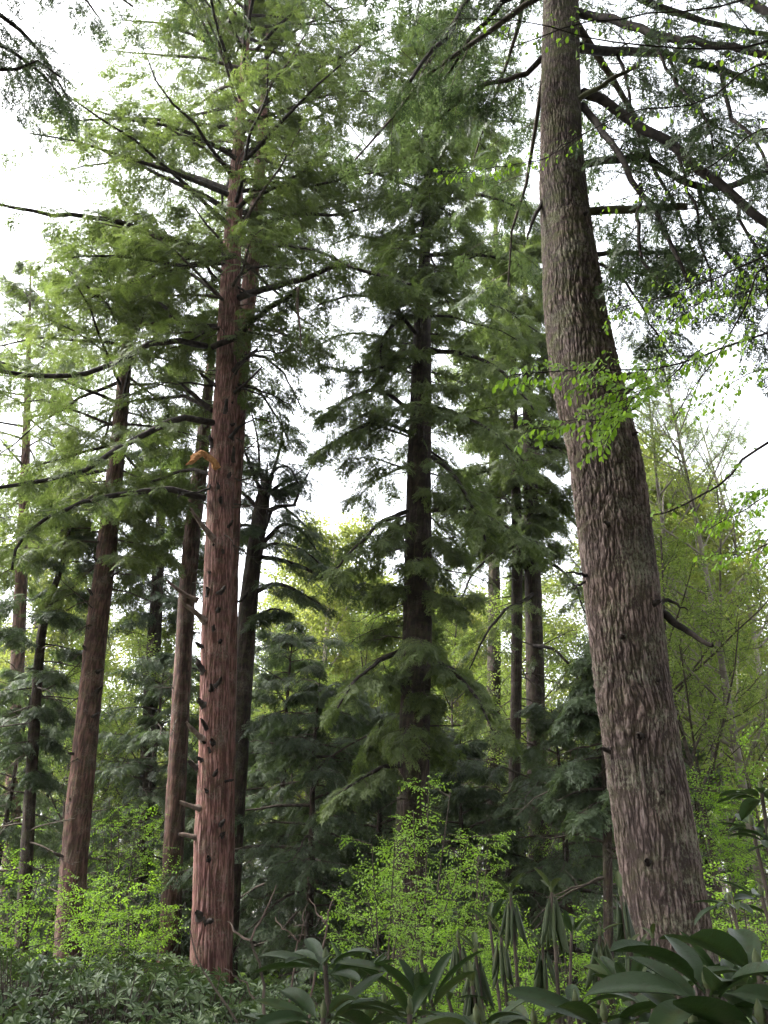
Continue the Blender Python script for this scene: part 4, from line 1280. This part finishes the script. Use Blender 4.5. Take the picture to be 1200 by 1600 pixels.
# ================================================================== bright saplings and shrubs
def sapling(seed, Hh, R, loc, label, leafmat=M_MAPLE, nst=4, group='bright green saplings in new leaf', tsc=(0.18, 0.32), name='sapling', n1=8):
    root = empty(name, loc, label, 'sapling', group)
    a = rng.uniform(0, 6.28, nst)
    st = []
    for k in range(nst):
        lean = rng.uniform(0.1, 0.45) * R
        P = np.array([[0.06 * math.cos(a[k]), 0.06 * math.sin(a[k]), -0.1], [lean * .35 * math.cos(a[k]), lean * .35 * math.sin(a[k]), Hh * .4], [lean * math.cos(a[k]), lean * math.sin(a[k]), Hh * rng.uniform(.75, 1)]])
        st.append(resample(P, 7))
    st = np.array(st)
    for k in range(nst):
        branch_obj(st[k], np.linspace(0.022, 0.006, 7), root, np.zeros(3), M_TWIG, 'stem', 6)
    b1, l1 = grow(st, n1, np.full(nst, R * 0.75), math.radians(65), 0.15, 1.0, up=-0.02, planar=False, K=5, taper=0.5)
    b1[:, :, 2] = b1[:, :1, 2] + (b1[:, :, 2] - b1[:, :1, 2]) * 0.45 + np.linspace(0, 0.15, 5)[None] * l1[:, None]
    b2, l2 = grow(b1, 5, np.maximum(l1 * 0.45, 0.2), math.radians(45), 0.2, 1.0, up=0, K=3)
    fo = MB()
    tubes(fo, b1, np.full(len(b1), 0.007)[:, None] * np.linspace(1, .4, 5)[None], 4, 0)
    tubes(fo, b2, np.full(len(b2), 0.003)[:, None] * np.linspace(1, .5, 3)[None], 3, 0)
    pos = np.concatenate([b2[:, 1], b2[:, 2], b1[:, -1]])
    d = nrm(np.concatenate([b2[:, 1] - b2[:, 0], b2[:, 2] - b2[:, 1], b1[:, -1] - b1[:, -2]]) + rng.normal(0, 0.35, (len(b2) * 2 + len(b1), 3)))
    d[:, 2] *= 0.5
    up = np.array([0, 0, 1.0]) + rng.normal(0, 0.2, d.shape)
    sc = rng.uniform(*tsc, len(d))
    tint = np.clip(rng.normal(0.5, 0.12, len(d)), 0, 1)
    pick = rng.integers(0, 3, len(d))
    for k in range(3):
        q = pick == k
        stamp(fo, BROAD[k], pos[q], d[q], up[q], sc[q], 1, tint[q])
    fo.build('foliage', [M_TWIG, leafmat], root)
    return root


S = [sapling(61, 3.3, 1.7, gpos(655, 12.0), 'bright green maple sapling standing before the foot of the centre hemlock', nst=6, n1=8),
     sapling(62, 4.2, 2.4, gpos(1130, 15.0), 'tall bright spring sapling filling the space beyond the big furrowed trunk', M_SPRING, 5, n1=11),
     sapling(63, 2.2, 1.8, gpos(30, 13.0), 'bright lime maple sapling by the picture edge in front of the thin crooked stem', M_SPRING, 4)]
for k, x, d, s, lab in (
        (0, 735, 13.0, 0.8, 'bright sapling at the shaded foot of the close pair of dark stems'),
        (2, 700, 9.5, 0.75, 'low bright sapling among the drooping rhododendron leaves'),
        (2, 790, 9.0, 0.7, 'low bright sapling behind the stalks of the drooping rhododendron'),
        (2, 880, 10.5, 0.75, 'low bright sapling behind the drooping leaves, before the big furrowed trunk'),
        (1, 1180, 19.0, 1.0, 'tall spring-green sapling at the picture edge beyond the big furrowed trunk'),
        (1, 1080, 24.0, 1.15, 'far spring-green sapling showing right against the outer side of the big trunk'),
        (2, 1150, 10.0, 0.9, 'low bright sapling under the rhododendron at the picture edge'),
        (1, 880, 20.0, 0.9, 'shaded spring-green sapling between the close pair and the big furrowed trunk'),
        (1, 195, 19.0, 0.95, 'tall bright sapling between the two bare brown trunks'),
        (2, 215, 15.5, 1.0, 'low layered bright sapling between the two bare brown trunks'),
        (1, 20, 22.0, 1.0, 'tall bright sapling behind the thin crooked young hemlock'),
        (2, 145, 14.5, 0.9, 'low bright sapling crossing the foot of the inward-leaning brown hemlock'),
        (1, 480, 31.0, 1.2, 'far green sapling in the dim gap beside the broken-topped trunk'),
        (0, 600, 10.5, 0.75, 'small bright maple beside the larger maple at the foot of the centre hemlock'),
        (1, 1230, 13.0, 0.95, 'bright sapling cut off by the picture edge behind the rhododendron')):
    copy_tree(S[k], gpos(x, d), rng.uniform(0, 6.28), s, lab)

# ================================================================== rhododendron thicket
def rhodo(seed, R, Hh, nw, loc, label, group='grey-green rhododendrons covering the forest floor'):
    root = empty('rhododendron', loc, label, 'shrub', group)
    a = rng.uniform(0, 6.28, nw)
    u = np.sqrt(rng.random(nw))
    z = Hh * (1 - 0.55 * u ** 2.2) * rng.uniform(0.78, 1.04, nw)
    low = rng.random(nw) < 0.3
    z = np.where(low, z * rng.uniform(0.4, 0.85, nw), z)
    p = np.stack([R * u * np.cos(a), R * u * np.sin(a), z], -1)
    b = np.stack([0.25 * R * u * np.cos(a + 0.3), 0.25 * R * u * np.sin(a + 0.3), np.zeros(nw)], -1)
    s = np.linspace(0, 1, 6)[None, :, None]
    P = b[:, None] * (1 - s) + p[:, None] * s
    P[:, :, :2] = b[:, None, :2] + (p - b)[:, None, :2] * (s ** 1.4)
    d = nrm(np.stack([np.cos(a) * u * 0.7, np.sin(a) * u * 0.7, np.ones(nw)], -1) + rng.normal(0, 0.25, (nw, 3)))
    fo = MB()
    tubes(fo, P, np.linspace(0.014, 0.005, 6)[None] * np.ones((nw, 1)), 4, 0)
    sc = rng.uniform(0.10, 0.155, nw)
    tint = np.clip(rng.normal(0.5, 0.13, nw), 0, 1)
    pick = rng.integers(0, 4, nw)
    up = nrm(rng.normal(size=(nw, 3)))
    for k in range(4):
        q = pick == k
        stamp(fo, WHORL[k], p[q], d[q], up[q], sc[q], 1, tint[q])
    fo.build('foliage', [M_TWIG, M_RHODO], root)
    return root


RH = [rhodo(71, 1.3, 1.05, 230, gpos(200, 9.0), 'rhododendron bush in the middle of the thicket below the inward-leaning brown hemlock'),
      rhodo(72, 1.1, 0.95, 190, gpos(330, 9.5), 'rhododendron bush directly in front of the stub-covered red hemlock'),
      rhodo(73, 1.5, 1.2, 260, gpos(60, 10.0), 'rhododendron bush near the picture edge below the lime maple')]
for k, x, d, s, lab in (
        (1, 255, 11.5, 1.28, 'tallest rhododendron bush of the thicket, just before the red hemlock foot'),
        (0, 130, 12.0, 1.0, 'rhododendron bush at the foot of the inward-leaning brown hemlock'),
        (2, -30, 12.5, 1.05, 'rhododendron bush cut off by the picture edge under the lime maple'),
        (2, 330, 12.2, 0.95, 'rhododendron bush hiding the base of the stub-covered red hemlock'),
        (0, 20, 8.0, 0.85, 'lowest rhododendron bush in the bottom corner of the picture'),
        (1, 140, 7.3, 0.8, 'rhododendron bush along the bottom edge below the inward-leaning hemlock'),
        (2, 270, 7.4, 0.75, 'rhododendron bush along the bottom edge below the stub-covered red hemlock'),
        (0, 420, 8.6, 0.9, 'rhododendron bush behind the bare forked twigs'),
        (1, 430, 11.5, 1.0, 'shaded rhododendron bush beyond the bare forked twigs'),
        (2, 540, 10.5, 0.85, 'shaded rhododendron bush behind the large dark whorl of leaves'),
        (1, 500, 7.4, 0.78, 'rhododendron bush low behind the large dark whorl of leaves'),
        (0, 600, 8.0, 0.72, 'rhododendron bush below the bright maple sapling'),
        (1, 740, 6.6, 0.72, 'rhododendron bush under the drooping leaf clusters'),
        (2, 900, 5.6, 0.66, 'rhododendron bush at the foot of the big furrowed trunk'),
        (1, 1130, 6.0, 0.85, 'rhododendron bush beside the big furrowed trunk, behind the large dark leaves'),
        (0, 1180, 8.5, 1.0, 'rhododendron bush beyond the big furrowed trunk at the picture edge'),
        (0, 90, 15.0, 1.1, 'rhododendron bush deep behind the thicket by the inward-leaning hemlock'),
        (2, 210, 14.0, 1.0, 'rhododendron bush deep between the two bare brown trunks'),
        (1, -120, 9.5, 1.1, 'rhododendron bush running out of the picture below the lime maple')):
    copy_tree(RH[k], gpos(x, d), rng.uniform(0, 6.28), (s, s, s * rng.uniform(.68, 1.0)), lab)


# ------------------------------------------------------------------ close rhododendrons with big leaves
def place_blade(mb, p, az, L, w, lift, droop, mat, tint, cup=0.2, curl=0.0, roll=0.0, nl=9):
    v, f, q = blade(L, w, droop, lift, nl, cup, curl)
    c, s = math.cos(roll), math.sin(roll)
    v = np.stack([v[:, 0], v[:, 1] * c - v[:, 2] * s, v[:, 1] * s + v[:, 2] * c], -1)
    c, s = math.cos(az), math.sin(az)
    v = np.stack([v[:, 0] * c - v[:, 1] * s, v[:, 0] * s + v[:, 1] * c, v[:, 2]], -1) + p
    mb.add(v, f, mat, np.clip(tint + q, 0, 1))


def stem_curve(a, b, n=9):
    m = (a + b) / 2 + np.array([rng.normal(0, .03), rng.normal(0, .03), 0])
    m[:2] = a[:2] * 0.45 + b[:2] * 0.55 + rng.normal(0, .02, 2)
    return resample(np.array([a, m, b]), n)


def close_rhodo(label, foot, heads, group=None):
    """heads: (x, y, d, leaf length, number, droop mode, [tilt])"""
    root = empty('rhododendron', foot, label, 'shrub', group)
    foot = np.asarray(foot, float)
    for x, y, d, L, nlv, mode in heads:
        p = at(x, y, d)
        S_ = stem_curve(foot + np.array([rng.normal(0, .04), rng.normal(0, .04), -0.05]), p)
        branch_obj(S_, np.linspace(0.009, 0.0045, 9), root, foot, M_TWIG, 'stem', 7)
        fo = MB()
        a0 = rng.uniform(0, 6.28)
        for k in range(nlv):
            az = a0 + k * 2.39996 + rng.uniform(-.2, .2)
            ll = L * rng.uniform(0.62, 1.02)
            off = np.array([0.012 * math.cos(az), 0.012 * math.sin(az), -0.002 * k])
            tn = rng.normal(0.5, 0.12)
            if mode == 'open':
                place_blade(fo, p + off, az, ll, ll * (rng.uniform(.29, .36) if d < 1.45 else rng.uniform(.22, .29)), rng.uniform(-0.1, 0.75), rng.uniform(0.3, 0.9), 1, tn, rng.uniform(.1, .3), 0, rng.normal(0, .25))
            elif mode == 'up':
                place_blade(fo, p + off, az, ll, ll * rng.uniform(.2, .27), rng.uniform(0.6, 1.2), rng.uniform(0.2, 0.6), 1, tn, rng.uniform(.2, .4), 0, rng.normal(0, .2))
            else:
                place_blade(fo, p + off, az, ll, ll * rng.uniform(.22, .28), rng.uniform(-1.42, -1.15), rng.uniform(0.1, 0.3), 2, tn, -0.1, 1.35, rng.normal(0, .12))
        if mode == 'hang':                                   # a few fresh leaves standing up in the crown of the cluster
            for k in range(rng.integers(1, 4)):
                place_blade(fo, p + np.array([0, 0, .005]), rng.uniform(0, 6.28), L * .55, L * .14, rng.uniform(.5, 1.1), .4, 2, .8, .2)
        # winter bud
        tubes(fo, np.array([[p, p + [0, 0, .008], p + [0, 0, .018], p + [0, 0, .028]]]), np.array([[.004, .007, .006, .001]]), 6, 2, .95)
        o = fo.build('leaves', [M_TWIG, M_RHODN, M_WILT], root, foot)
    return root


def foot(x, d):
    p = at(x, 1420, d)
    return np.array([p[0], d, float(ground_z(p[0], d))])


close_rhodo('close dark rhododendron with two spreading whorls of long leaves below the bare forked twigs', foot(520, 1.6),
            [(508, 1505, 1.75, .15, 12, 'open'), (550, 1535, 2.05, .13, 10, 'up'), (505, 1590, 1.7, .15, 11, 'open'), (570, 1600, 1.9, .13, 10, 'open'), (440, 1605, 2.1, .13, 9, 'open'), (600, 1570, 2.2, .12, 9, 'open')])
close_rhodo('rhododendron with curled hanging leaf clusters on thin stalks before the bright saplings', foot(840, 2.6),
            [(798, 1402, 2.5, .145, 8, 'hang'), (862, 1394, 2.4, .15, 9, 'hang'), (716, 1470, 2.5, .115, 8, 'hang'), (743, 1490, 2.4, .125, 8, 'hang'), (783, 1464, 2.6, .14, 8, 'hang'),
             (848, 1480, 2.5, .13, 8, 'hang'), (738, 1540, 2.3, .11, 7, 'hang'), (937, 1462, 2.5, .14, 8, 'hang'), (658, 1500, 2.4, .085, 7, 'hang'),
             (765, 1440, 2.9, .10, 6, 'up'), (893, 1455, 2.9, .10, 6, 'up'), (700, 1560, 2.3, .11, 7, 'open')])
close_rhodo('rhododendron with curled hanging leaves against the foot of the big furrowed trunk', foot(985, 2.8),
            [(970, 1400, 2.6, .15, 9, 'hang'), (1020, 1466, 2.5, .11, 7, 'hang'), (1000, 1492, 2.6, .12, 7, 'hang'), (985, 1482, 2.4, .11, 7, 'hang'), (1060, 1510, 2.7, .13, 8, 'open')])
close_rhodo('closest dark rhododendron with very large overlapping leaves in the corner below the big trunk', foot(1110, 1.25),
            [(1107, 1545, 1.25, .16, 12, 'open'), (1185, 1515, 1.35, .16, 11, 'open'), (1020, 1570, 1.5, .15, 11, 'open'), (1190, 1600, 1.2, .15, 10, 'open'), (1085, 1610, 1.25, .15, 11, 'open'),
             (945, 1595, 1.5, .15, 11, 'open'), (1150, 1560, 1.8, .14, 10, 'up'), (1060, 1540, 2.0, .13, 9, 'open'), (985, 1550, 2.0, .13, 9, 'up'), (900, 1570, 1.9, .13, 9, 'open')])
close_rhodo('close dark rhododendron with upright long leaves below the bright maple sapling', foot(670, 1.45),
            [(662, 1570, 1.8, .15, 8, 'up'), (640, 1585, 1.65, .14, 9, 'open'), (745, 1600, 1.5, .13, 8, 'open'), (835, 1605, 1.6, .13, 8, 'open')])
close_rhodo('tall rhododendron shoot with glossy whorls at the picture edge above the close dark leaves', foot(1235, 2.1),
            [(1190, 1238, 2.1, .13, 10, 'open'), (1175, 1290, 2.2, .12, 9, 'open'), (1205, 1310, 2.0, .13, 10, 'open'), (1140, 1410, 2.6, .13, 9, 'open'), (1190, 1400, 2.3, .13, 8, 'open')])

# ------------------------------------------------------------------ bare forked twigs
bt = foot(415, 4.6)
root = empty('bare_shrub', bt, 'leafless shrub of pale forked twigs above the rhododendron thicket', 'shrub')
for pts, r0, r1, m in (
        ([(412, 1640, 0), (408, 1560, 0), (400, 1500, 0), (392, 1470, 0)], 3.2, 2.2, M_TWIG), ([(392, 1470, 0), (375, 1452, .05), (357, 1437, .1)], 2.0, .9, M_DEADTWIG),
        ([(392, 1470, 0), (412, 1430, -.05), (430, 1381, -.1)], 2.0, .8, M_DEADTWIG), ([(470, 1620, .1), (490, 1530, .1), (505, 1470, .1), (509, 1443, .1)], 2.2, 1.6, M_DEADTWIG),
        ([(509, 1443, .1), (495, 1425, .12), (483, 1408, .15)], 1.5, .7, M_DEADTWIG), ([(509, 1443, .1), (518, 1425, .08), (524, 1400, .05)], 1.5, .7, M_DEADTWIG),
        ([(440, 1640, .2), (455, 1550, .2), (467, 1470, .2)], 2.0, 1.4, M_DEADTWIG), ([(467, 1470, .2), (450, 1450, .22), (435, 1430, .25)], 1.4, .7, M_DEADTWIG),
        ([(467, 1470, .2), (473, 1440, .18), (477, 1405, .16)], 1.4, .6, M_DEADTWIG), ([(400, 1640, .1), (360, 1570, .1), (320, 1510, .1), (298, 1450, .1)], 2.4, 1.0, M_TWIG),
        ([(400, 1560, .2), (375, 1530, .2), (352, 1512, .2)], 1.4, .6, M_DEADTWIG)):
    Q, R = limb_px(pts, 4.6, r0, r1, 10, 0.006)
    branch_obj(Q, R, root, bt, m, 'twig', 6)

# ================================================================== beech reaching in from outside the frame
DB = 4.2
pxb = [(1420, 1800, 60), (1415, 1400, 54), (1408, 1000, 46), (1400, 600, 38), (1390, 200, 28), (1385, -150, 18)]
pb_ = to_ground(trunk_path(pxb, DB), 1.2)
bb = np.array([pb_[0, 0], pb_[0, 1], 0.0])
beech = empty('beech_tree', bb, 'thin dark beech branches with small bright lime leaves reaching across the big furrowed trunk', 'tree')
mb = MB()
trunk(mb, pb_, 24, 0.1, 0.0, 8, 1.0, 30)
mb.build('trunk', [M_PALEBARK], beech, bb)
BR = [
    ([(1400, 470, 0), (1290, 500, 0), (1200, 520, 0), (1100, 548, -.1), (1020, 572, -.1), (930, 578, -.2), (860, 582, -.2), (788, 592, -.3)], 4.2, 1.0, 1.0, .45),
    ([(1100, 548, -.1), (1050, 600, -.1), (1000, 645, -.2), (940, 668, -.2), (880, 676, -.3), (822, 684, -.3)], 2.2, .8, 1.0, .5),
    ([(1020, 572, -.1), (985, 600, -.2), (940, 615, -.2), (900, 605, -.3)], 1.6, .7, 1.2, .5),
    ([(1050, 600, -.1), (1010, 620, -.3), (970, 660, -.4), (935, 695, -.4)], 1.6, .7, 1.2, .5),
    ([(1408, 620, 0), (1300, 650, .1), (1200, 687, .2), (1135, 745, .3), (1080, 780, .4), (1015, 806, .5)], 6, 1.6, .3, .4),
    ([(1400, 380, 0), (1290, 400, .2), (1200, 420, .4), (1150, 520, .6), (1090, 600, .8), (1040, 670, .9)], 4, 1.0, .35, .6),
    ([(1395, 300, 0), (1290, 340, .3), (1190, 400, .5), (1110, 440, .7), (1020, 470, .8), (950, 490, .9)], 4, 1.0, .9, .6),
    ([(1390, 150, 0), (1280, 140, .1), (1200, 92, .2), (1100, 150, .3), (1000, 172, .4), (920, 205, .5), (870, 240, .6)], 4, 1.0, .45, .5),
    ([(1390, 220, 0), (1270, 200, .2), (1190, 195, .4), (1100, 258, .5), (1010, 288, .6), (930, 320, .7)], 3.5, .9, .4, .5),
    ([(1385, 60, 0), (1250, 60, -.2), (1130, 85, -.3), (1000, 78, -.4), (900, 60, -.5), (820, 40, -.6), (700, 30, -.7)], 4, .9, .5, .5),
    ([(1380, -60, 0), (1240, -20, -.2), (1120, 20, -.3), (1010, 30, -.3), (900, 50, -.4), (800, 80, -.5)], 4, .9, .3, .5),
    ([(920, 205, .5), (880, 225, .5), (840, 248, .5), (780, 262, .5), (730, 264, .5), (690, 262, .5)], 1.6, .6, .9, .3),
    ([(1400, 520, 0), (1300, 470, .3), (1220, 440, .6), (1160, 460, .8), (1090, 470, 1.0), (1040, 520, 1.2)], 4, .9, 1.2, .6),
    ([(1405, 760, 0), (1300, 740, .4), (1230, 760, .8), (1160, 800, 1.2), (1100, 830, 1.5)], 4, 1.0, 1.3, .6),
    ([(1405, 820, 0), (1320, 820, .2), (1240, 840, .4), (1180, 860, .6), (1120, 880, .8)], 3.5, 1.0, 1.1, .6),
    ([(1400, 560, 0), (1310, 560, .5), (1230, 570, .9), (1150, 590, 1.3), (1080, 640, 1.7)], 4, .9, 1.0, .6),
]
fo = MB()
for pts, r0, r1, dens, spread in BR:
    Q, R = limb_px(pts, DB, r0 * 0.55, r1 * 0.7, 16, 0.012)
    branch_obj(Q, R, beech, bb, M_LIMB, 'branch', 6)
    q = resample(Q, 12)[None]
    L = np.linalg.norm(np.diff(Q, axis=0), axis=1).sum()
    nn = max(3, int(L * 22 * dens + 1))
    tw, tl = grow(q, nn, np.full(1, spread * 0.55), math.radians(50), 0.3, 1.0, up=-0.05, K=4, taper=.35)
    tubes(fo, tw, np.full(len(tw), .0023)[:, None] * np.linspace(1, .5, 4)[None], 3, 0)
    lv, _ = grow(tw, max(3, int(6 * min(dens, 1.2))), np.full(len(tw), .05), math.radians(50), 0.2, 1.0, up=-0.5, K=2, wob=0)
    d = nrm(lv[:, 1] - lv[:, 0])
    d[:, 2] -= 0.55
    leaf = []
    up = np.array([0, -0.4, 1.0]) + rng.normal(0, .5, d.shape)
    v, f, tt = blade(1.0, 0.56, .35, .1, 4, .12)
    stamp(fo, (v, f, tt * .3), lv[:, 0], d, up, rng.uniform(.028, .056, len(d)), 1, np.clip(rng.normal(.55, .12, len(d)), 0, 1))
fo.build('foliage', [M_LIMB, M_SPRING], beech, bb)

# ================================================================== ground cover and the wood far off
gc = MB()
n_ = 5200
yy = rng.uniform(3.5, 34, n_)
xx = rng.uniform(-1, 1, n_) * (3 + yy * 0.6)
P0 = np.stack([xx, yy, ground_z(xx, yy) + 0.02], -1)
az = rng.uniform(0, 6.28, n_)
el = rng.uniform(0.4, 1.3, n_)
d = np.stack([np.cos(az) * np.cos(el), np.sin(az) * np.cos(el), np.sin(el)], -1)
up = np.array([0, 0, 1.0]) + rng.normal(0, .4, d.shape)
pick = rng.integers(0, 3, n_)
for k in range(3):
    q = pick == k
    stamp(gc, BROAD[k], P0[q], d[q], up[q], rng.uniform(.3, .6, q.sum()), 0, np.clip(rng.normal(.35, .15, q.sum()), 0, 1))
tag(gc.build('undergrowth', [M_MAPLE]), kind='stuff')

ff = MB()
nt_ = 150
ang = rng.uniform(-0.62, 0.62, nt_)
dist = rng.uniform(58, 110, nt_)
bx, by = np.tan(ang) * dist, dist
hh = rng.uniform(13, 20, nt_) * (dist / 70) ** 0.6
tr = np.stack([np.stack([bx, by, np.zeros(nt_)], -1), np.stack([bx + rng.normal(0, .3, nt_), by, hh * .5], -1), np.stack([bx + rng.normal(0, .5, nt_), by, hh], -1)], 1)
tubes(ff, tr, np.array([[.22, .15, .03]]) * np.ones((nt_, 1)), 6, 0)
b1, l1 = grow(tr, 12, hh * 0.3, math.radians(55), 0.25, 1.0, up=.1, planar=False, K=3)
tubes(ff, b1, np.full((len(b1), 1), .05) * np.array([[1, .6, .3]]), 3, 0)
b2, l2 = grow(b1, 8, l1 * .5, math.radians(50), .2, 1, planar=False, K=2)
pos = np.concatenate([b2[:, 0], b2[:, 1], b1[:, -1]])
d = nrm(rng.normal(size=pos.shape))
up = np.array([0, 0, 1.0]) + rng.normal(0, .5, d.shape)
pick = rng.integers(0, 3, len(pos))
for k in range(3):
    q = pick == k
    stamp(ff, BROAD_FAR[k], pos[q], d[q], up[q], rng.uniform(.9, 1.7, q.sum()), 1, np.clip(rng.normal(.45, .18, q.sum()), 0, 1))
tag(ff.build('far_woods', [M_PALEBARK, M_FARLEAF]), kind='stuff')

hz = MB()
x0, x1, y0, y1, z0, z1 = -420, 420, -170, 620, -1.6, 42
hv = np.array([[x, y, z] for z in (z0, z1) for y in (y0, y1) for x in (x0, x1)], float)
hz.add(hv, [[0, 2, 3, 1], [4, 5, 7, 6], [0, 1, 5, 4], [1, 3, 7, 5], [3, 2, 6, 7], [2, 0, 4, 6]])
mh, n, l = nt('haze_air')
out = n.new('ShaderNodeOutputMaterial')
pv = n.new('ShaderNodeVolumePrincipled')
pv.inputs['Color'].default_value = (0.95, 0.96, 0.97, 1)
pv.inputs['Density'].default_value = 0.0003
l.new(pv.outputs[0], out.inputs['Volume'])
tag(hz.build('haze', [mh], smooth=False), kind='stuff')

print('quads total', sum(len(m.polygons) for m in bpy.data.meshes), 'objects', len(bpy.data.objects))

# ================================================================== light, sky, camera
sc = bpy.context.scene
w = bpy.data.worlds.new('World')
sc.world = w
w.use_nodes = True
n, l = w.node_tree.nodes, w.node_tree.links
n.clear()
out = n.new('ShaderNodeOutputWorld')
bg = n.new('ShaderNodeBackground')
bg.inputs['Strength'].default_value = 0.15
sky = n.new('ShaderNodeTexSky')
sky.sky_type = 'NISHITA'
sky.sun_disc = False
SUN_EL, SUN_AZ = math.radians(50), math.radians(-88)      # azimuth clockwise from +Y: from the left
sky.sun_elevation = SUN_EL
sky.sun_rotation = SUN_AZ
sky.dust_density = 4.0
sky.air_density = 1.0
hs = n.new('ShaderNodeHueSaturation')
hs.inputs['Saturation'].default_value = 0.22               # cloud veil: nearly white light
l.new(sky.outputs[0], hs.inputs['Color'])
l.new(hs.outputs[0], bg.inputs['Color'])
l.new(bg.outputs[0], out.inputs['Surface'])

sd = bpy.data.lights.new('sun', 'SUN')
sd.energy = 1.5
sd.angle = math.radians(14)
sd.color = (1.0, 0.96, 0.9)
so = bpy.data.objects.new('sun', sd)
C.objects.link(so)
dirv = np.array([math.sin(SUN_AZ) * math.cos(SUN_EL), math.cos(SUN_AZ) * math.cos(SUN_EL), math.sin(SUN_EL)])
from mathutils import Vector
so.rotation_euler = Vector(-dirv).to_track_quat('-Z', 'Y').to_euler()
so.location = (0, 0, 40)

cd = bpy.data.cameras.new('camera')
co = bpy.data.objects.new('camera', cd)
C.objects.link(co)
co.location = (0, 0, CAMZ)
co.rotation_euler = (math.radians(90) + PITCH, 0, 0)
cd.sensor_fit = 'VERTICAL'
cd.sensor_height = 36
cd.lens = 36 * FPX / H
cd.clip_start = 0.05
cd.clip_end = 2000
sc.camera = co

sc.view_settings.view_transform = 'Standard'
sc.view_settings.look = 'None'
sc.view_settings.exposure = 2.88
sc.view_settings.gamma = 1
sc.cycles.max_bounces = 5
sc.cycles.diffuse_bounces = 3
sc.cycles.glossy_bounces = 2
sc.cycles.transmission_bounces = 3
sc.cycles.use_denoising = True
sc.cycles.denoiser = 'OPENIMAGEDENOISE'
sc.cycles.denoising_prefilter = 'ACCURATE'
sc.cycles.sample_clamp_indirect = 1.0
sc.cycles.sample_clamp_direct = 1.5
